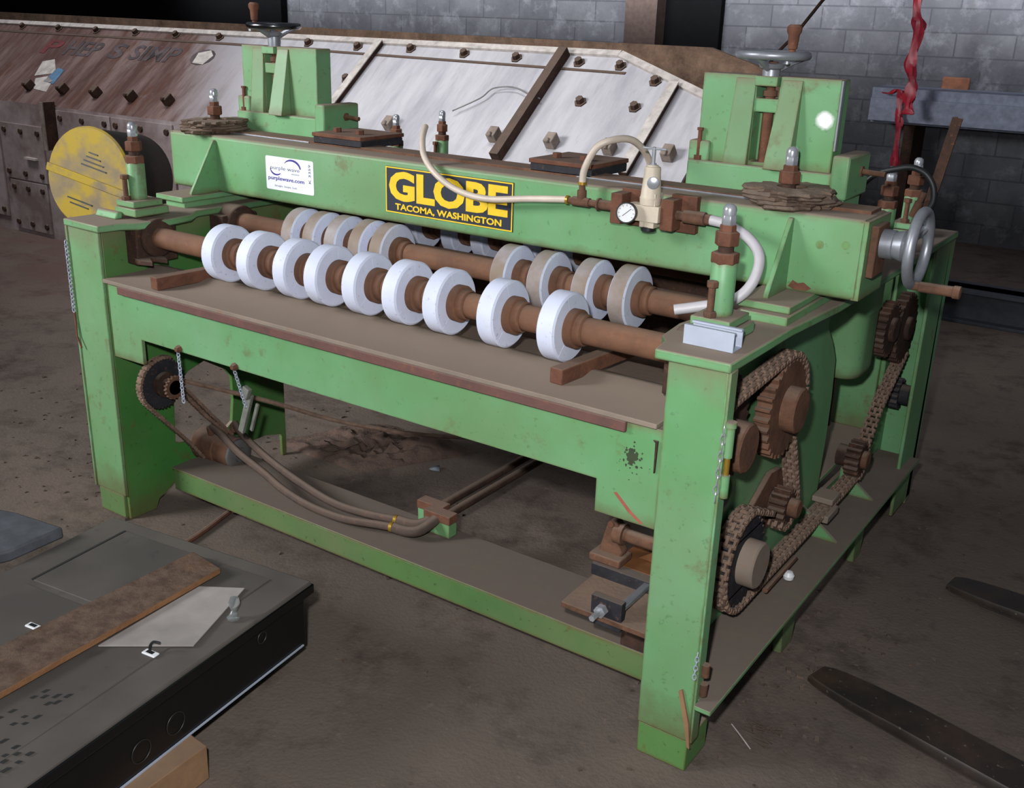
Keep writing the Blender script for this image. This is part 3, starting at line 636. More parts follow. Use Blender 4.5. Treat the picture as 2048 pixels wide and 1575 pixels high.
# --- slide towers
def tower(bx0, rimmat, hx, spot, so=0):
    dx = bx0; mb = MB(); mb.box(dx-.325, dx+.10, .70, .84, 1.0, 1.292); mb.box(dx-.329, dx-.27, .711, .844, 1.285, 1.342); mb.box(dx+.062, dx+.106, .695, .864, 1.232, 1.338)
    root = part('slide_tower', mb, 'green', .006)
    mb = MB(); slot = [(-.163+so, 1.30), (-.106+so, 1.30), (-.106+so, 1.424), (-.163+so, 1.424)]; top = [(-.308, 1.288), (.052, 1.288), (.052, 1.512), (-.100+so, 1.512), (-.102+so, 1.457), (-.160+so, 1.457), (-.162+so, 1.512), (-.308, 1.512)]
    mb.plate([(a+dx, b) for a, b in top], [[(a+dx, b) for a, b in slot]], XZ, .722, .79)
    if spot: sm = green('green_paint_splashed', spot=(.150, -.034, .016, .027))
    part('slide_plate', mb, sm if spot else 'green', .003, root)
    dx = bx0+so
    mb = MB(); mb.box(dx-.17, dx-.10, .772, .79, 1.29, 1.46); part('slot_back', mb, 'green', 0, root)
    for a0, a1, sgn in ((-.228, -.163, 0), (-.106, -.042, 1)):
        mb = MB(); e = .004 if sgn == 0 else .034
        mb.add([(dx+a0, .722, 1.29), (dx+a1, .722, 1.29), (dx+a1, .722, 1.505), (dx+a0+.012, .722, 1.505), (dx+a0, .722-e-.012, 1.29), (dx+a1, .722-e-.012, 1.29), (dx+a1, .719, 1.505), (dx+a0+.012, .719, 1.505)],
               [(3, 2, 1, 0), (4, 5, 6, 7), (0, 1, 5, 4), (1, 2, 6, 5), (2, 3, 7, 6), (3, 0, 4, 7)]); part('guide_rib', mb, 'green_dusty', .002, root)
    mb = MB(); mb.lathe((dx-.134, .748, 1.285), (0, 0, 1), [(0, .0135), (.15, .0135), (.15, .012), (.26, .012)], 20); part('lead_screw', mb, 'rustred', 0, root)
    mb = MB(); mb.lathe((dx-.134, .748, 1.462), (0, 0, 1), [(0, .018), (.014, .018)], 14); part('collar', mb, 'rust', .001, root)
    mb = MB(); mb.box(dx-.164, dx-.105, .712, .78, 1.487, 1.511); part('nut_block', mb, 'green', .002, root)
    letters_fn = lambda a, y, b: (dx-.090+b, y-.000, 1.41-a)
    part('cast_number', letters('16037', 0, .075, 0, .017, .722-.026, .001, .01, lambda a, y, b: (dx-.085+b, .722-.002-(.034)*min(1, max(0, (1.505-(1.43-a))/.215))-.002+y-.696, 1.43-a)), 'castink', 0, root)
    cx, cy = dx-.137, .748
    dx = bx0; hz = -.006 if so == 0 else .010
    mb = MB(); mb.lathe((cx, cy, 1.512+hz), (0, 0, 1), [(-hz-.006, .02), (0, .022), (.02, .022), (.024, .03), (.034, .034), (.036, .02)], 20)
    for k in range(3):
        a = 2*PI*k/3+.4; mb.tube([(cx+.02*math.cos(a), cy+.02*math.sin(a), 1.536+hz), (cx+.05*math.cos(a), cy+.05*math.sin(a), 1.552+hz), (cx+.084*math.cos(a), cy+.084*math.sin(a), 1.565+hz)], [.009, .008, .007], 8)
    hw = part('handwheel_hub', mb, 'alu', 0, root)
    mb = MB(); mb.torus((cx, cy, 1.567+hz), (0, 0, 1), .083, .0105, 48, 12); part('handwheel_rim', mb, rimmat, 0, root)
    hy = cy-.035 if so == 0 else cy-.03
    mb = MB(); hpx = cx+hx
    mb.lathe((hpx, hy, 1.572+hz), (0, 0, 1), [(0, .008), (.010, .008), (.012, .0115), (.043, .0135), (.052, .018), (.062, .018), (.068, .012)], 16); part('crank_handle', mb, 'rustred', 0, root)
    mb = MB(); mb.lathe((hpx-.002, hy-.02, 1.546+hz), (0, 0, 1), [(0, .0005), (.003, .006), (.009, .006)], 10); part('handle_nut', mb, 'chrome', 0, root)
    for bx in (-.300, .075):
        mb = MB(); mb.lathe((dx+bx, .715, 1.292 if bx < 0 else 1.20), (0, 0, 1), [(0, .012), (.012, .012), (.012, .006), (.075, .006), (.075, .009), (.082, .009)], 8); part('set_bolt', mb, 'rustred', 0, root)
    mb = MB(); mb.tube([(dx+.10, .80, 1.295), (dx+.165, .80, 1.292)], .007, 10); mb.lathe((dx+.098, .80, 1.295), (1, 0, 0), [(0, .014), (.012, .014)], 6); part('side_bolt', mb, 'rust', 0, root)
    return root
TW = tower(0, 'alu', .060, True); TW2 = tower(-1.749, plain('dark_chrome', (120, 122, 126), .22, 1), -.060, False, -.033)
mb = MB(); mb.box(.0535, .0575, .72, .735, 1.345, 1.510); part('bright_strip', mb, 'chrome', 0, TW)
# --- side handwheel on the beam's right end
mb = MB(); mb.box(.223, .24, .535, .625, 1.09, 1.21); HW = part('handwheel_mount', mb, 'rust', .003)
mb = MB(); mb.lathe((.24, .585, 1.165), (1, 0, 0), [(0, .034), (.026, .034), (.028, .031), (.048, .036), (.062, .024), (.07, .018)], 28)
for k in range(3):
    a = 2*PI*k/3+.5; mb.tube([(.295, .585+.02*math.cos(a), 1.165+.02*math.sin(a)), (.318, .585+.084*math.cos(a), 1.165+.084*math.sin(a))], [.010, .008], 8)
part('handwheel_hub', mb, 'alu', 0, HW)
mb = MB(); mb.torus((.320, .585, 1.165), (1, 0, 0), .082, .0125, 52, 14); part('handwheel_rim', mb, 'alu', 0, HW)
mb = MB(); mb.lathe((.325, .563, 1.084), (1, 0, 0), [(0, .010), (.015, .010), (.016, .012), (.088, .0125), (.09, .015), (.104, .015), (.106, .009)], 16); part('crank_handle', mb, 'rust', 0, HW)
# --- air regulator with gauge
mb = MB(); mb.box(-.352, -.262, .43, .47, 1.165, 1.205); mb.box(-.315, -.275, .435, .475, 1.15, 1.235); mb.lathe((-.297, .452, 1.205), (0, 0, 1), [(0, .026), (.018, .027), (.020, .0255), (.075, .0205), (.092, .020), (.094, .014), (.097, .0135)], 28); mb.lathe((-.297, .452, 1.150), (0, 0, 1), [(0, .018), (.02, .019)], 20)
RG = part('air_regulator', mb, 'cream', .002)
mb = MB(); mb.lathe((-.297, .452, 1.14), (0, 0, 1), [(0, .0185), (.012, .0185)], 20); part('drain_cap', mb, 'black', .001, RG)
mb = MB(); mb.lathe((-.297, .452, 1.298), (0, 0, 1), [(0, .008), (.008, .008), (.008, .005), (.046, .005), (.047, .0025)], 10); mb.tube([(-.327, .452, 1.341), (-.264, .452, 1.341)], .0028, 8); part('tee_handle', mb, 'chrome', 0, RG)
mb = MB(); gx = Vector((.25, -.95, .12)).normalized(); g0 = Vector((-.345, .435, 1.182)); mb.lathe(g0, gx, [(0, .024), (.030, .0265), (.034, .0255), (.034, .023), (.031, .0225)], 32, cap=False); mb.lathe(g0, gx, [(0, .024), (.004, .024)], 24); part('gauge_case', mb, 'black', 0, RG)
mb = MB(); mb.lathe(g0+gx*.030, gx, [(0, .0232), (.0012, .0232)], 32); part('gauge_face', mb, 'white', 0, RG)
mb = MB(); gu = Vector((0, 0, 1)).cross(gx).normalized(); gv = gx.cross(gu); ga = gu*.75+gv*.66
mb.obox(g0+gx*.0316+ga*.002, ga, gx.cross(ga), gx, .014, .0007, .0003)
for k in range(9):
    a = -.6+k*4.3/8; dd = gu*math.cos(a)+gv*math.sin(a); mb.obox(g0+gx*.0316+dd*.0185, dd, gx.cross(dd), gx, .002, .0005, .0003)
part('gauge_needle', mb, 'black', 0, RG)
mb = MB(); mb.lathe((-.283, .432, 1.262), (.4, -.9, 0), [(0, .015), (.004, .015), (.005, .013)], 20); part('round_badge', mb, 'chrome', 0, RG)
for x0, x1 in ((-.402, -.37), (-.262, -.228)):
    mb = MB(); mb.box(x0, x1, .44, .50, 1.148, 1.224); mb.box(x0+.005, x1+.04, .488, .51, 1.140, 1.232); part('regulator_bracket', mb, 'rustred', .002, RG)
mb = MB()
mb.lathe((-.402, .465, 1.186), (-1, 0, 0), [(0, .013), (.045, .013), (.045, .016), (.05, .016), (.05, .009), (.075, .009), (.075, .012), (.125, .012), (.125, .008), (.14, .008)], 16); mb.lathe((-.502, .465, 1.186), (0, 0, 1), [(0, .012), (.03, .012), (.03, .008), (.045, .008)], 14); part('pipe_fitting', mb, 'rust', 0, RG); mb = MB()
mb.lathe((-.228, .465, 1.186), (1, 0, 0), [(0, .012), (.02, .012), (.02, .0165), (.075, .0165), (.076, .013), (.09, .013)], 18); part('pipe_fitting', mb, 'rust', 0, RG)
mb = MB()
for p, a in (((-.54, .465, 1.186), (-1, 0, 0)), ((-.502, .465, 1.23), (0, 0, 1)), ((-.14, .465, 1.186), (1, 0, 0))):
    mb = MB(); mb.lathe(p, a, [(0, .0115), (.007, .0115)], 14); part('hose_ring', mb, 'brass', 0, RG)
H1 = [(-.545, .465, 1.187), (-.66, .464, 1.175), (-.80, .462, 1.158), (-.904, .464, 1.169), (-.984, .470, 1.202), (-1.046, .490, 1.245), (-1.075, .515, 1.29), (-1.10, .56, 1.322)]
mb = MB(); mb.tube(spline(H1, 8), .0092, 12); part('air_hose', mb, 'hose', 0)
H2 = [(-.502, .465, 1.235), (-.498, .467, 1.272), (-.472, .475, 1.325), (-.44, .50, 1.345), (-.42, .56, 1.343), (-.41, .62, 1.31), (-.412, .67, 1.26), (-.43, .72, 1.18)]
mb = MB(); mb.tube(spline(H2, 8), .0092, 12); part('air_hose', mb, 'hose', 0)
H3 = [(-.14, .465, 1.186), (-.09, .455, 1.182), (-.02, .42, 1.165), (.022, .39, 1.13), (.022, .36, 1.075), (-.01, .33, 1.035), (-.07, .30, 1.018), (-.125, .275, 1.005)]
mb = MB(); P3 = spline(H3, 9); mb.tube(P3, .0125, 14); part('air_hose', mb, 'hosegrey', 0)
mb = MB(); d3 = (P3[-1]-P3[-2]).normalized(); mb.lathe(P3[-1]+d3*.0002, d3, [(0, .008), (.0006, .008)], 14); part('hose_bore', mb, 'black', 0)
# --- sprockets and chains on the right end
def sprocket(x0, x1, y, z, ro, n, hub, hx, mat='rust', hm='rust', hole=False):
    mb = MB(); mb.gear(x0, x1, y, z, ro, ro-.012, n); sp_ = part('sprocket', mb, mat, .001)
    mb = MB(); mb.lathe((x1-.002, y, z), (1, 0, 0), [(0, hub), (hx-x1-.004, hub), (hx-x1, hub-.004)], 36); part('sprocket_hub', mb, hm, 0, sp_)
    mb = MB(); mb.lathe((.02, y, z), (1, 0, 0), [(0, .035), (x0-.02, .035)], 20); part('shaft_stub', mb, 'rustdark', 0, sp_)
    return sp_
def drive_chain(path, x0, x1, pitch=.019, th=.016, closed=False, name='drive_chain'):
    """block links laid along a path in a plane of constant X"""
    pts = [Vector((0, a, b)) for a, b in path]
    if closed: pts.append(pts[0])
    seg = [(pts[i+1]-pts[i]).length for i in range(len(pts)-1)]; tot = sum(seg); n_ = int(tot/pitch); mb = MB()
    def at(d):
        d = max(0, min(tot-1e-6, d)); i = 0
        while d > seg[i]: d -= seg[i]; i += 1
        return pts[i].lerp(pts[i+1], d/seg[i])
    for k in range(n_):
        p, q = at(k*pitch), at((k+1)*pitch); t = (q-p).normalized(); nn = Vector((1, 0, 0)).cross(t)
        cen = (p+q)/2
        if k % 2: xs = ((x0, x0+.006), ((x0+x1)/2-.004, (x0+x1)/2+.004), (x1-.006, x1))
        else: xs = ((x0+.006, x0+.012), (x1-.012, x1-.006))
        for a, b in xs: mb.obox(cen+Vector(((a+b)/2, 0, 0)), (1, 0, 0), t, nn, (b-a)/2, pitch*.68, th/2)
        mb.lathe(p+Vector((x0-.002, 0, 0)), (1, 0, 0), [(0, .0055), (x1-x0+.004, .0055)], 8)
    return part(name, mb, 'chain', 0)
def arcp(y, z, r, a0, a1, n_=20): return [(y+r*math.cos(math.radians(a0+(a1-a0)*k/n_)), z+r*math.sin(math.radians(a0+(a1-a0)*k/n_))) for k in range(n_+1)]
SA, SB, SC_, SD, SF = (.49, .752), (.175, .757), (.353, .385), (.615, .435), (1.30, .335)
sprocket(.062, .100, *SA, .130, 30, .058, .137, 'rust', 'rust')
sprocket(.040, .062, *SB, .158, 44, .058, .132, 'rustdark', 'rust')
sprocket(.055, .088, *SC_, .125, 30, .060, .132, 'dark', 'tray')
sprocket(.055, .100, *SD, .050, 14, .026, .128, 'rustdark', 'rust')
sprocket(.055, .100, *SF, .060, 16, .03, .12, 'rustdark', 'rust')
drive_chain(arcp(*SB, .108, 130, 97, 4)+arcp(*SA, .134, 93, -50)+arcp(SD[0], SD[1], .06, 30, -150, 12), .062, .102)
drive_chain([(1.30, .268), (.9, .262)]+arcp(*SC_, .128, -88, -285, 30)+[(.52, .45)], .050, .096)
drive_chain(arcp(*SF, .066, -90, 30, 10)+[(1.46, .47), (1.56, .53), (1.70, .61)], .060, .1)
for y, z, r in ((1.62, .70, .12), (1.42, .74, .09)): sprocket(.062, .095, y, z, r, 24, .04, .112, 'rustdark', 'rustdark')  # darker rust here carries the handwheel's shadow in the colour
sprocket(.062, .095, 1.70, .445, .055, 14, .035, .13, 'dark', 'dark')
mb = MB(); mb.prism([(.56, .40), (.60, .36), (.68, .38), (.70, .46), (.66, .52), (.58, .53), (.44, .46), (.40, .44), (.44, .42)], YZ, .034, .05); part('tensioner_arm', mb, 'rust', .003)
mb = MB(); mb.box(.036, .10, 1.02, 1.10, .278, .296); mb.box(.04, .11, .96, 1.06, .245, .268); part('chain_guide', mb, 'tray', .003)
mb = MB(); mb.tube([(.10, .50, .236), (.10, .72, .236)], .008, 8); part('grease_line', mb, 'rust', 0)
for y0, y1 in ((.94, .955), (1.3, 1.315)):
    mb = MB(); mb.prism([(.034, .29), (.034, .202), (.15, .202)], lambda a, b, t: (a, t, b), y0, y1); part('ledge_gusset', mb, 'green', .001)
mb = MB(); mb.lathe((.112, .647, .205), (0, 0, 1), [(0, .005), (.004, .014), (.014, .016), (.024, .010), (.026, .0005)], 16); tag(obj('plastic_plug', mb, 'white'), 'small white round plastic plug lying on the ledge under the drive chains', 'plug')
mb = MB(); mb.plate(arcp(.25, .60, .05, 0, 360, 20)[:-1], [arcp(.25, .60, .034, 0, 360, 20)[:-1]], YZ, .034, .06); part('plate_boss', mb, 'green', .002)
# cover pot (rounded sheet housing) under the beam end
mb = MB(); po = rrect(-.26, .078, 1.16, 1.34, .05, 6)
n_ = len(po); zs = [(.628, .92), (.634, .97), (.652, 1.0), (.83, 1.0), (.835, 1.03), (.97, 1.03)]; vs = []; fs = []
cx_, cy_ = -.0925, 1.25
for z, k in zs: vs += [(cx_+(a-cx_)*k, cy_+(b-cy_)*k, z) for a, b in po]
for i in range(len(zs)-1):
    for k in range(n_): l = (k+1) % n_; fs.append((i*n_+k, i*n_+l, (i+1)*n_+l, (i+1)*n_+k))
fs += [tuple(range(n_))[::-1], tuple((len(zs)-1)*n_+k for k in range(n_))]
mb.add(vs, fs); part('drive_housing', mb, 'green', 0, smooth=50)
# black hydraulic hose loop at the rear
mb = MB(); mb.tube(spline([(-.04, 1.3, 1.10), (-.036, 1.3, 1.165), (-.022, 1.3, 1.20), (.014, 1.3, 1.232), (.067, 1.3, 1.25), (.106, 1.3, 1.257), (.145, 1.3, 1.244), (.172, 1.3, 1.21), (.178, 1.3, 1.165), (.158, 1.3, 1.125), (.13, 1.3, 1.06), (.10, 1.3, 1.0)], 8), .009, 10); part('hydraulic_hose', mb, 'blackhose', 0)
mb = MB(); mb.lathe((.150, 1.30, 1.19), (-.3, 0, -1), [(0, .009), (.03, .009), (.03, .012), (.075, .012)], 12); part('hose_fitting', mb, 'rust', 0)
# --- hydraulic motor, chains, hoses inside the left end
mb = MB(); mb.gear(-1.862, -1.85, .132, .470, .085, .079, 40); sp_ = part('sprocket', mb, 'dark', 0)
mb = MB(); mb.lathe((-1.92, .132, .470), (1, 0, 0), [(0, .03), (.07, .03), (.072, .042), (.09, .042), (.09, .024), (.13, .024)], 28); part('sprocket_hub', mb, 'rustdark', 0, sp_)
mb = MB(); mb.gear(-1.80, -1.79, .132, .470, .040, .034, 18); part('small_sprocket', mb, 'rust', 0, sp_)
mb = MB(); mb.lathe((-1.915, .325, .185), (1, 0, 0), [(0, .06), (.10, .06), (.105, .056), (.17, .056), (.175, .05), (.178, .022), (.186, .02)], 32)
mb.lathe((-1.84, .30, .24), (0, -.2, 1), [(0, .012), (.03, .012)], 12); mb.lathe((-1.80, .36, .24), (0, .2, 1), [(0, .012), (.03, .012)], 12); MOT = part('hydraulic_motor', mb, 'rust', .002)
mb = MB(); mb.lathe((-1.742, .325, .185), (1, 0, 0), [(0, .054), (.010, .054), (.013, .05), (.013, .026), (.02, .024), (.02, .012), (.024, .012)], 28); part('motor_end_cap', mb, plain('dusty_grey_iron', (104, 102, 100), .6, 0, .3), 0, MOT)
drive_chain(arcp(.132, .47, .089, 70, 215, 16)+[(.21, .24), (.275, .15)], -1.866, -1.846, .012, .010)
drive_chain([(.345, .24), (.27, .33), (.17, .455)], -1.806, -1.786, .012, .010)
drive_chain([(.16, .44), (.24, .34), (.33, .245)], -1.80, -1.784, .012, .009)
mb = MB(); mb.tube(spline([(-1.795, .165, .485), (-1.60, .36, .40), (-1.45, .52, .32), (-1.25, .70, .265), (-1.05, .86, .25)], 8), .008, 8); part('long_chain', mb, 'chain', 0)
HB = [[(-1.835, .30, .27), (-1.77, .285, .262), (-1.66, .262, .232), (-1.52, .243, .205), (-1.40, .215, .190), (-1.26, .19, .186), (-1.12, .19, .186), (-1.01, .222, .188), (-.955, .236, .190)],
      [(-1.80, .37, .27), (-1.73, .345, .25), (-1.56, .312, .212), (-1.36, .276, .19), (-1.205, .25, .186), (-1.08, .258, .187), (-.975, .280, .190)]]
for q in HB: mb = MB(); mb.tube(spline(q, 8), .0125, 10); part('hydraulic_hose', mb, 'brownhose', 0)
for (x, y), nx in (((-.955, .236), 0), ((-.975, .280), .0)):
    mb = MB(); mb.tube(spline([(x, y, .19), (x+.045, y+.008, .188), (x+.075, y+.028, .192), (x+.088, y+.075, .205), (x+.09, y+.11, .212)], 5), .0165, 10); part('hose_elbow', mb, 'brownhose', 0)
    mb = MB(); mb.lathe((x-.012, y-.003, .19), (1, .25, 0), [(0, .0155), (.010, .0155)], 14); part('hose_ring', mb, 'brass', 0)
for dx, dy in ((-.925, .378), (-.868, .340)):
    mb = MB(); mb.box(dx-.04, dx+.055, dy-.018, dy+.02, .160, .215); pc = part('pipe_clamp', mb, 'green', .002)
    mb = MB(); mb.box(dx-.042, dx+.057, dy-.02, dy+.022, .205, .232); part('clamp_cap', mb, 'rustred', .002, pc)
for x, y in ((-.905, .385), (-.852, .350)):
    mb = MB(); mb.tube([(x, y, .212), (x-.01, 1.5, .212)], .0135, 12); part('hydraulic_pipe', mb, 'rustdark', 0)
def linkchain(p, q, n_, name, mat, w=.004, r=.0011, sag=(0, 0, 0), jack=False):
    p, q = Vector(p), Vector(q); mb = MB()
    for k in range(n_):
        a, b = p.lerp(q, k/n_), p.lerp(q, (k+1)/n_); t = (b-a).normalized(); L = (b-a).length*.68
        side = Vector((1, .3, 0)).normalized() if k % 2 else Vector((.3, -1, 0)).normalized()
        c_ = (a+b)/2+Vector(sag)*math.sin(PI*(k+.5)/n_)
        pts = []
        for j in range(12):
            an = 2*PI*j/12; x = math.cos(an); y = math.sin(an)
            ww = w*(1 if not jack else (.55+.45*(1 if y > 0 else .4)))
            pts.append(c_+side*ww*x+t*(L*y*(.75+.25*abs(y))))
        mb.tube(pts, r, 6, closed=True)
    return part(name, mb, mat, 0)
linkchain((-1.587, .0, .672), (-1.596, .012, .50), 16, 'hanging_chain', 'zinc', .005, .0016)
linkchain((-1.343, .0, .668), (-1.36, .05, .53), 13, 'hanging_chain', 'zinc', .005, .0016)
linkchain((.138, -.004, .868), (.135, -.006, .70), 9, 'latch_chain', 'chrome', .0055, .0014, (0, 0, 0), True)
linkchain((.134, -.004, .33), (.132, -.006, .262), 6, 'latch_chain', 'zinc', .004, .0012)
linkchain((-2.086, -.008, .93), (-2.086, -.008, .70), 18, 'latch_chain', 'zinc', .005, .0014)
mb = MB(); mb.tube([(-2.086, -.006, .70), (-2.08, -.01, .62), (-2.06, -.012, .585)], .003, 6); part('latch_hook', mb, 'rustred', 0)
mb = MB(); mb.lathe((.148, .005, .71), (0, 0, 1), [(0, .0095), (.05, .0095), (.05, .006), (.09, .006), (.09, .0095), (.155, .0095), (.156, .012), (.168, .012)], 14); part('hinge_pin', mb, 'green', 0)
mb = MB(); mb.lathe((.148, .005, .762), (0, 0, 1), [(0, .0065), (.036, .0065)], 12); part('hinge_gap', mb, 'brass', 0)
for z in (.212, .262): mb = MB(); mb.lathe((.146, .02, z), (0, 0, 1), [(0, .010), (.030, .010)], 12); part('hinge_knuckle', mb, 'rust', 0)
mb = MB(); mb.prism([(.098, .215), (.106, .222), (.130, .14), (.138, .075), (.132, .078), (.118, .14)], XZ, -.006, .0); part('split_edge', mb, 'wood', 0)
# small lever bracket hanging on the second chain
mb = MB(); mb.obox((-1.385, .07, .50), (.35, 0, .94), (0, 1, 0), (.94, 0, -.35), .07, .006, .011); mb.obox((-1.36, .055, .575), (.35, 0, .94), (0, 1, 0), (.94, 0, -.35), .018, .008, .013); mb.obox((-1.36, .08, .49), (.35, 0, .94), (0, 1, 0), (.94, 0, -.35), .05, .004, .006); part('chain_lever', mb, plain('worn_grey_steel', (120, 122, 112), .6, 0, .3), .002)
# --- lower right: bearing on an adjustable slide
mb = MB(); mb.prism([(-.232, .012), (0, .012), (0, .20), (-.238, .19)], XY, .302, .316); SLD = part('slide_base', mb, 'rust', .002)
mb = MB(); mb.box(-.242, .0, .170, .204, .316, .348); part('slide_bar', mb, 'dark', .002, SLD)
mb = MB(); mb.box(-.092, -.074, .036, .170, .334, .346); part('slide_scale', mb, 'alu', .002, SLD)
mb = MB(); mb.box(-.152, -.070, .016, .036, .288, .364); blk = part('screw_block', mb, 'dark', .002, SLD)
mb = MB(); mb.lathe((-.120, .016, .334), (0, -1, 0), [(0, .0155), (.016, .0155), (.016, .008), (.05, .008)], 6); part('slide_screw', mb, 'chrome', 0, SLD)
mb = MB(); mb.prism([(-.248, .350), (-.182, .350), (-.176, .38), (-.190, .40), (-.192, .45), (-.202, .464), (-.214, .463), (-.224, .45), (-.236, .40)], XZ, .205, .237); mb.box(-.256, -.168, .178, .246, .349, .370); part('bearing_bracket', mb, 'rust', .004, SLD)
mb = MB(); mb.lathe((-.205, .222, .425), (1, 0, 0), [(0, .028), (.025, .028), (.025, .017), (.22, .017)], 20); part('bearing_shaft', mb, 'rust', 0, SLD)
mb = MB(); mb.lathe((-.212, .205, .452), (0, -1, 0), [(0, .008), (.004, .008)], 12); part('bolt', mb, 'rustred', 0, SLD)
mb = MB(); mb.prism([(-.16, .349), (0, .349), (0, .40), (-.1, .39)], XZ, .262, .275); mb.box(-.2, 0, .204, .36, .335, .348); part('slide_web', mb, plain('amber_steel', (122, 78, 44), .6), .002, SLD)
mb = MB(); mb.box(-.14, 0, .158, .25, .155, .302); part('slide_pedestal', mb, 'rustdark', .004, SLD)
mb = MB(); p_, q_ = Vector((.035, 1.80, .93)), Vector((.102, 1.80, 1.368)); mb.obox((p_+q_)/2, (1, 0, -.15), (0, 1, 0), q_-p_, .0165, .004, (q_-p_).length/2); mb.obox((p_+q_)/2+Vector((-.0125, .02, 0)), (1, 0, -.15), (0, 1, 0), q_-p_, .004, .02, (q_-p_).length/2); part('lever_bar', mb, 'rustdark', .001)
# ---------------------------------------------------------------- loose things on and around the machine
mb = MB(); fnc = lambda a, b, t: (t, a, b)
prof = [(.062, 1.0005), (.062, 1.042), (.072, 1.042), (.072, 1.037), (.066, 1.037), (.066, 1.004), (.106, 1.004), (.106, 1.037), (.100, 1.037), (.100, 1.042), (.110, 1.042), (.110, 1.0005)]
mb.prism(prof, fnc, .0, .112)
tag(obj('strut_channel', mb, 'zinc', bev=.0008), 'short galvanised channel offcut resting on top of the right front post', 'channel')

# grey cabinet lying on its back
CB = thing('electrical_cabinet', 'large dark grey steel cabinet lying on its back at the lower left', 'cabinet', (-1.15, -.75, .09))
CB.rotation_euler = (0, 0, 0)
TH = math.atan2(-.238+.322, -.836+1.503)         # heading of its short end
CO = Vector((-.836, -.238, 0)); CXa = Vector((math.cos(TH), math.sin(TH), 0)); CYa = Vector((.125, -.992, 0)).normalized()
def cp(u, v, z): return CO - CXa*u + CYa*v + Vector((0, 0, z))   # u: across from the right edge, v: towards the viewer
def cbox(u0, u1, v0, v1, z0, z1): 
    mb = MB(); vs = [cp(u, v, z) for z in (z0, z1) for u, v in ((u0, v0), (u1, v0), (u1, v1), (u0, v1))]
    return mb.add(vs, [(3, 2, 1, 0), (4, 5, 6, 7), (0, 1, 5, 4), (1, 2, 6, 5), (2, 3, 7, 6), (3, 0, 4, 7)])
s = NT('dusty_grey_enamel'); v = s.coord()
c = s.mix(s.ramp(s.noise(v, 2.2, 5), .4, .6), lin((94, 88, 83)), lin((80, 75, 72)))
c = s.mix(s.math('MULTIPLY', s.ramp(s.noise(v, 12, 5), .62, .72), .5), c, lin((52, 52, 54)))
M['cabtop'] = s.fin(c, .6, 0, .3)
M['cabside'] = plain('black_enamel', (14, 14, 16), .3, 0, .5, .1)
M['cabseam'] = plain('dark_seam', (38, 38, 38), .8)
obj('body', cbox(.004, .67, .006, 2.1, .09, .25), 'cabside', CB, bev=.003)
obj('lid', cbox(-.012, .685, -.008, 2.1, .248, .27), 'cabtop', CB, bev=.004)
obj('gasket', cbox(-.016, -.002, -.012, 2.1, .236, .262), 'cabside', CB, bev=.003)
obj('door', cbox(.08, .585, .04, .34, .2685, .2725), 'cabtop', CB, bev=.0015)
obj('door', cbox(.08, .585, .36, 1.2, .2685, .2725), 'cabtop', CB, bev=.0015)
obj('door_seam', cbox(.585, .592, .04, .34, .269, .2735), 'cabseam', CB)
obj('rim_edge', cbox(-.001, .003, .02, 2.1, .0905, .094), 'zinc', CB)
for u, v in ((.388, .474), (.078, .418)):
    la = obj('latch_plate', cbox(u, u+.038, v, v+.018, .272, .277), 'white', CB, bev=.002)
    obj('latch_slot', cbox(u+.010, u+.030, v+.004, v+.013, .2768, .2778), 'black', la)
mb = MB(); q = [cp(.098, .426, .277), cp(.100, .424, .290), cp(.094, .418, .300), cp(.08, .412, .298)]; mb.tube(spline(q, 5), .003, 8); obj('latch_hook', mb, 'black', CB)
for v_, z in ((.17, .20), (.46, .145), (.56, .14), (.76, .14)):
    mb = MB(); mb.torus(cp(.003, v_, z), CXa, .015 if v_ < .3 else .026, .0012, 28, 6); obj('knockout', mb, plain('knockout_edge', (44, 42, 42), .5), CB)
def treads(v0, u0, nr, nc):
    mb = MB()
    for i in range(nr):
        for j in range(nc):
            if R.random() < .25: continue
            u, v_ = u0+i*.019+R.uniform(-.004, .004), v0+j*.026+(i % 2)*.012; L = R.uniform(.005, .010)
            pts = [(u-.005, v_-L), (u+.004, v_-L*.6), (u+.006, v_+L), (u-.003, v_+L*.8)]
            mb.plate(pts, [], lambda a, b, t: cp(a, b, t), .2729, .2732)
    return mb
obj('boot_print', treads(.78, .05, 5, 6), 'cabseam', CB); obj('boot_print', treads(.62, .13, 4, 5), 'cabseam', CB)
mb = MB(); mb.add([(-1.72, -1.2, .272), (-1.50, -.635, .272), (-1.508, -.475, .272), (-1.68, -.50, .272), (-2.1, -.62, .272), (-2.1, -1.2, .272)]+[(-1.72, -1.2, .305), (-1.50, -.635, .305), (-1.508, -.475, .305), (-1.68, -.50, .305), (-2.1, -.62, .305), (-2.1, -1.2, .305)],
       [(5, 4, 3, 2, 1, 0), (6, 7, 8, 9, 10, 11)]+[(i, (i+1) % 6, (i+1) % 6+6, i+6) for i in range(6)])
tag(obj('grey_lid', mb, plain('grey_blue_enamel', (92, 94, 100), .55, 0, .3), bev=.006), 'smaller blue-grey steel lid lying at the far left edge of the big cabinet', 'lid')
s = NT('dusty_plank_wood'); v = s.coord((1, .25, 1)); v2 = s.coord()
c = s.mix(s.ramp(s.noise(v, 30, 5), .35, .65), lin((140, 102, 72)), lin((116, 82, 58)))
c = s.mix(s.math('MULTIPLY', s.upmask(.5, .9), s.ramp(s.noise(v2, 12, 5), .25, .45, .6, 1)), c, s.mix(s.ramp(s.noise(v2, 26, 6, .7), .4, .62), lin((108, 90, 78)), lin((84, 69, 60))))
s.bump(s.noise(v2, 45, 6, .7), .8, .006); M['plank'] = s.fin(c, .95, 0, .1)
mb = MB(); zz = .2785
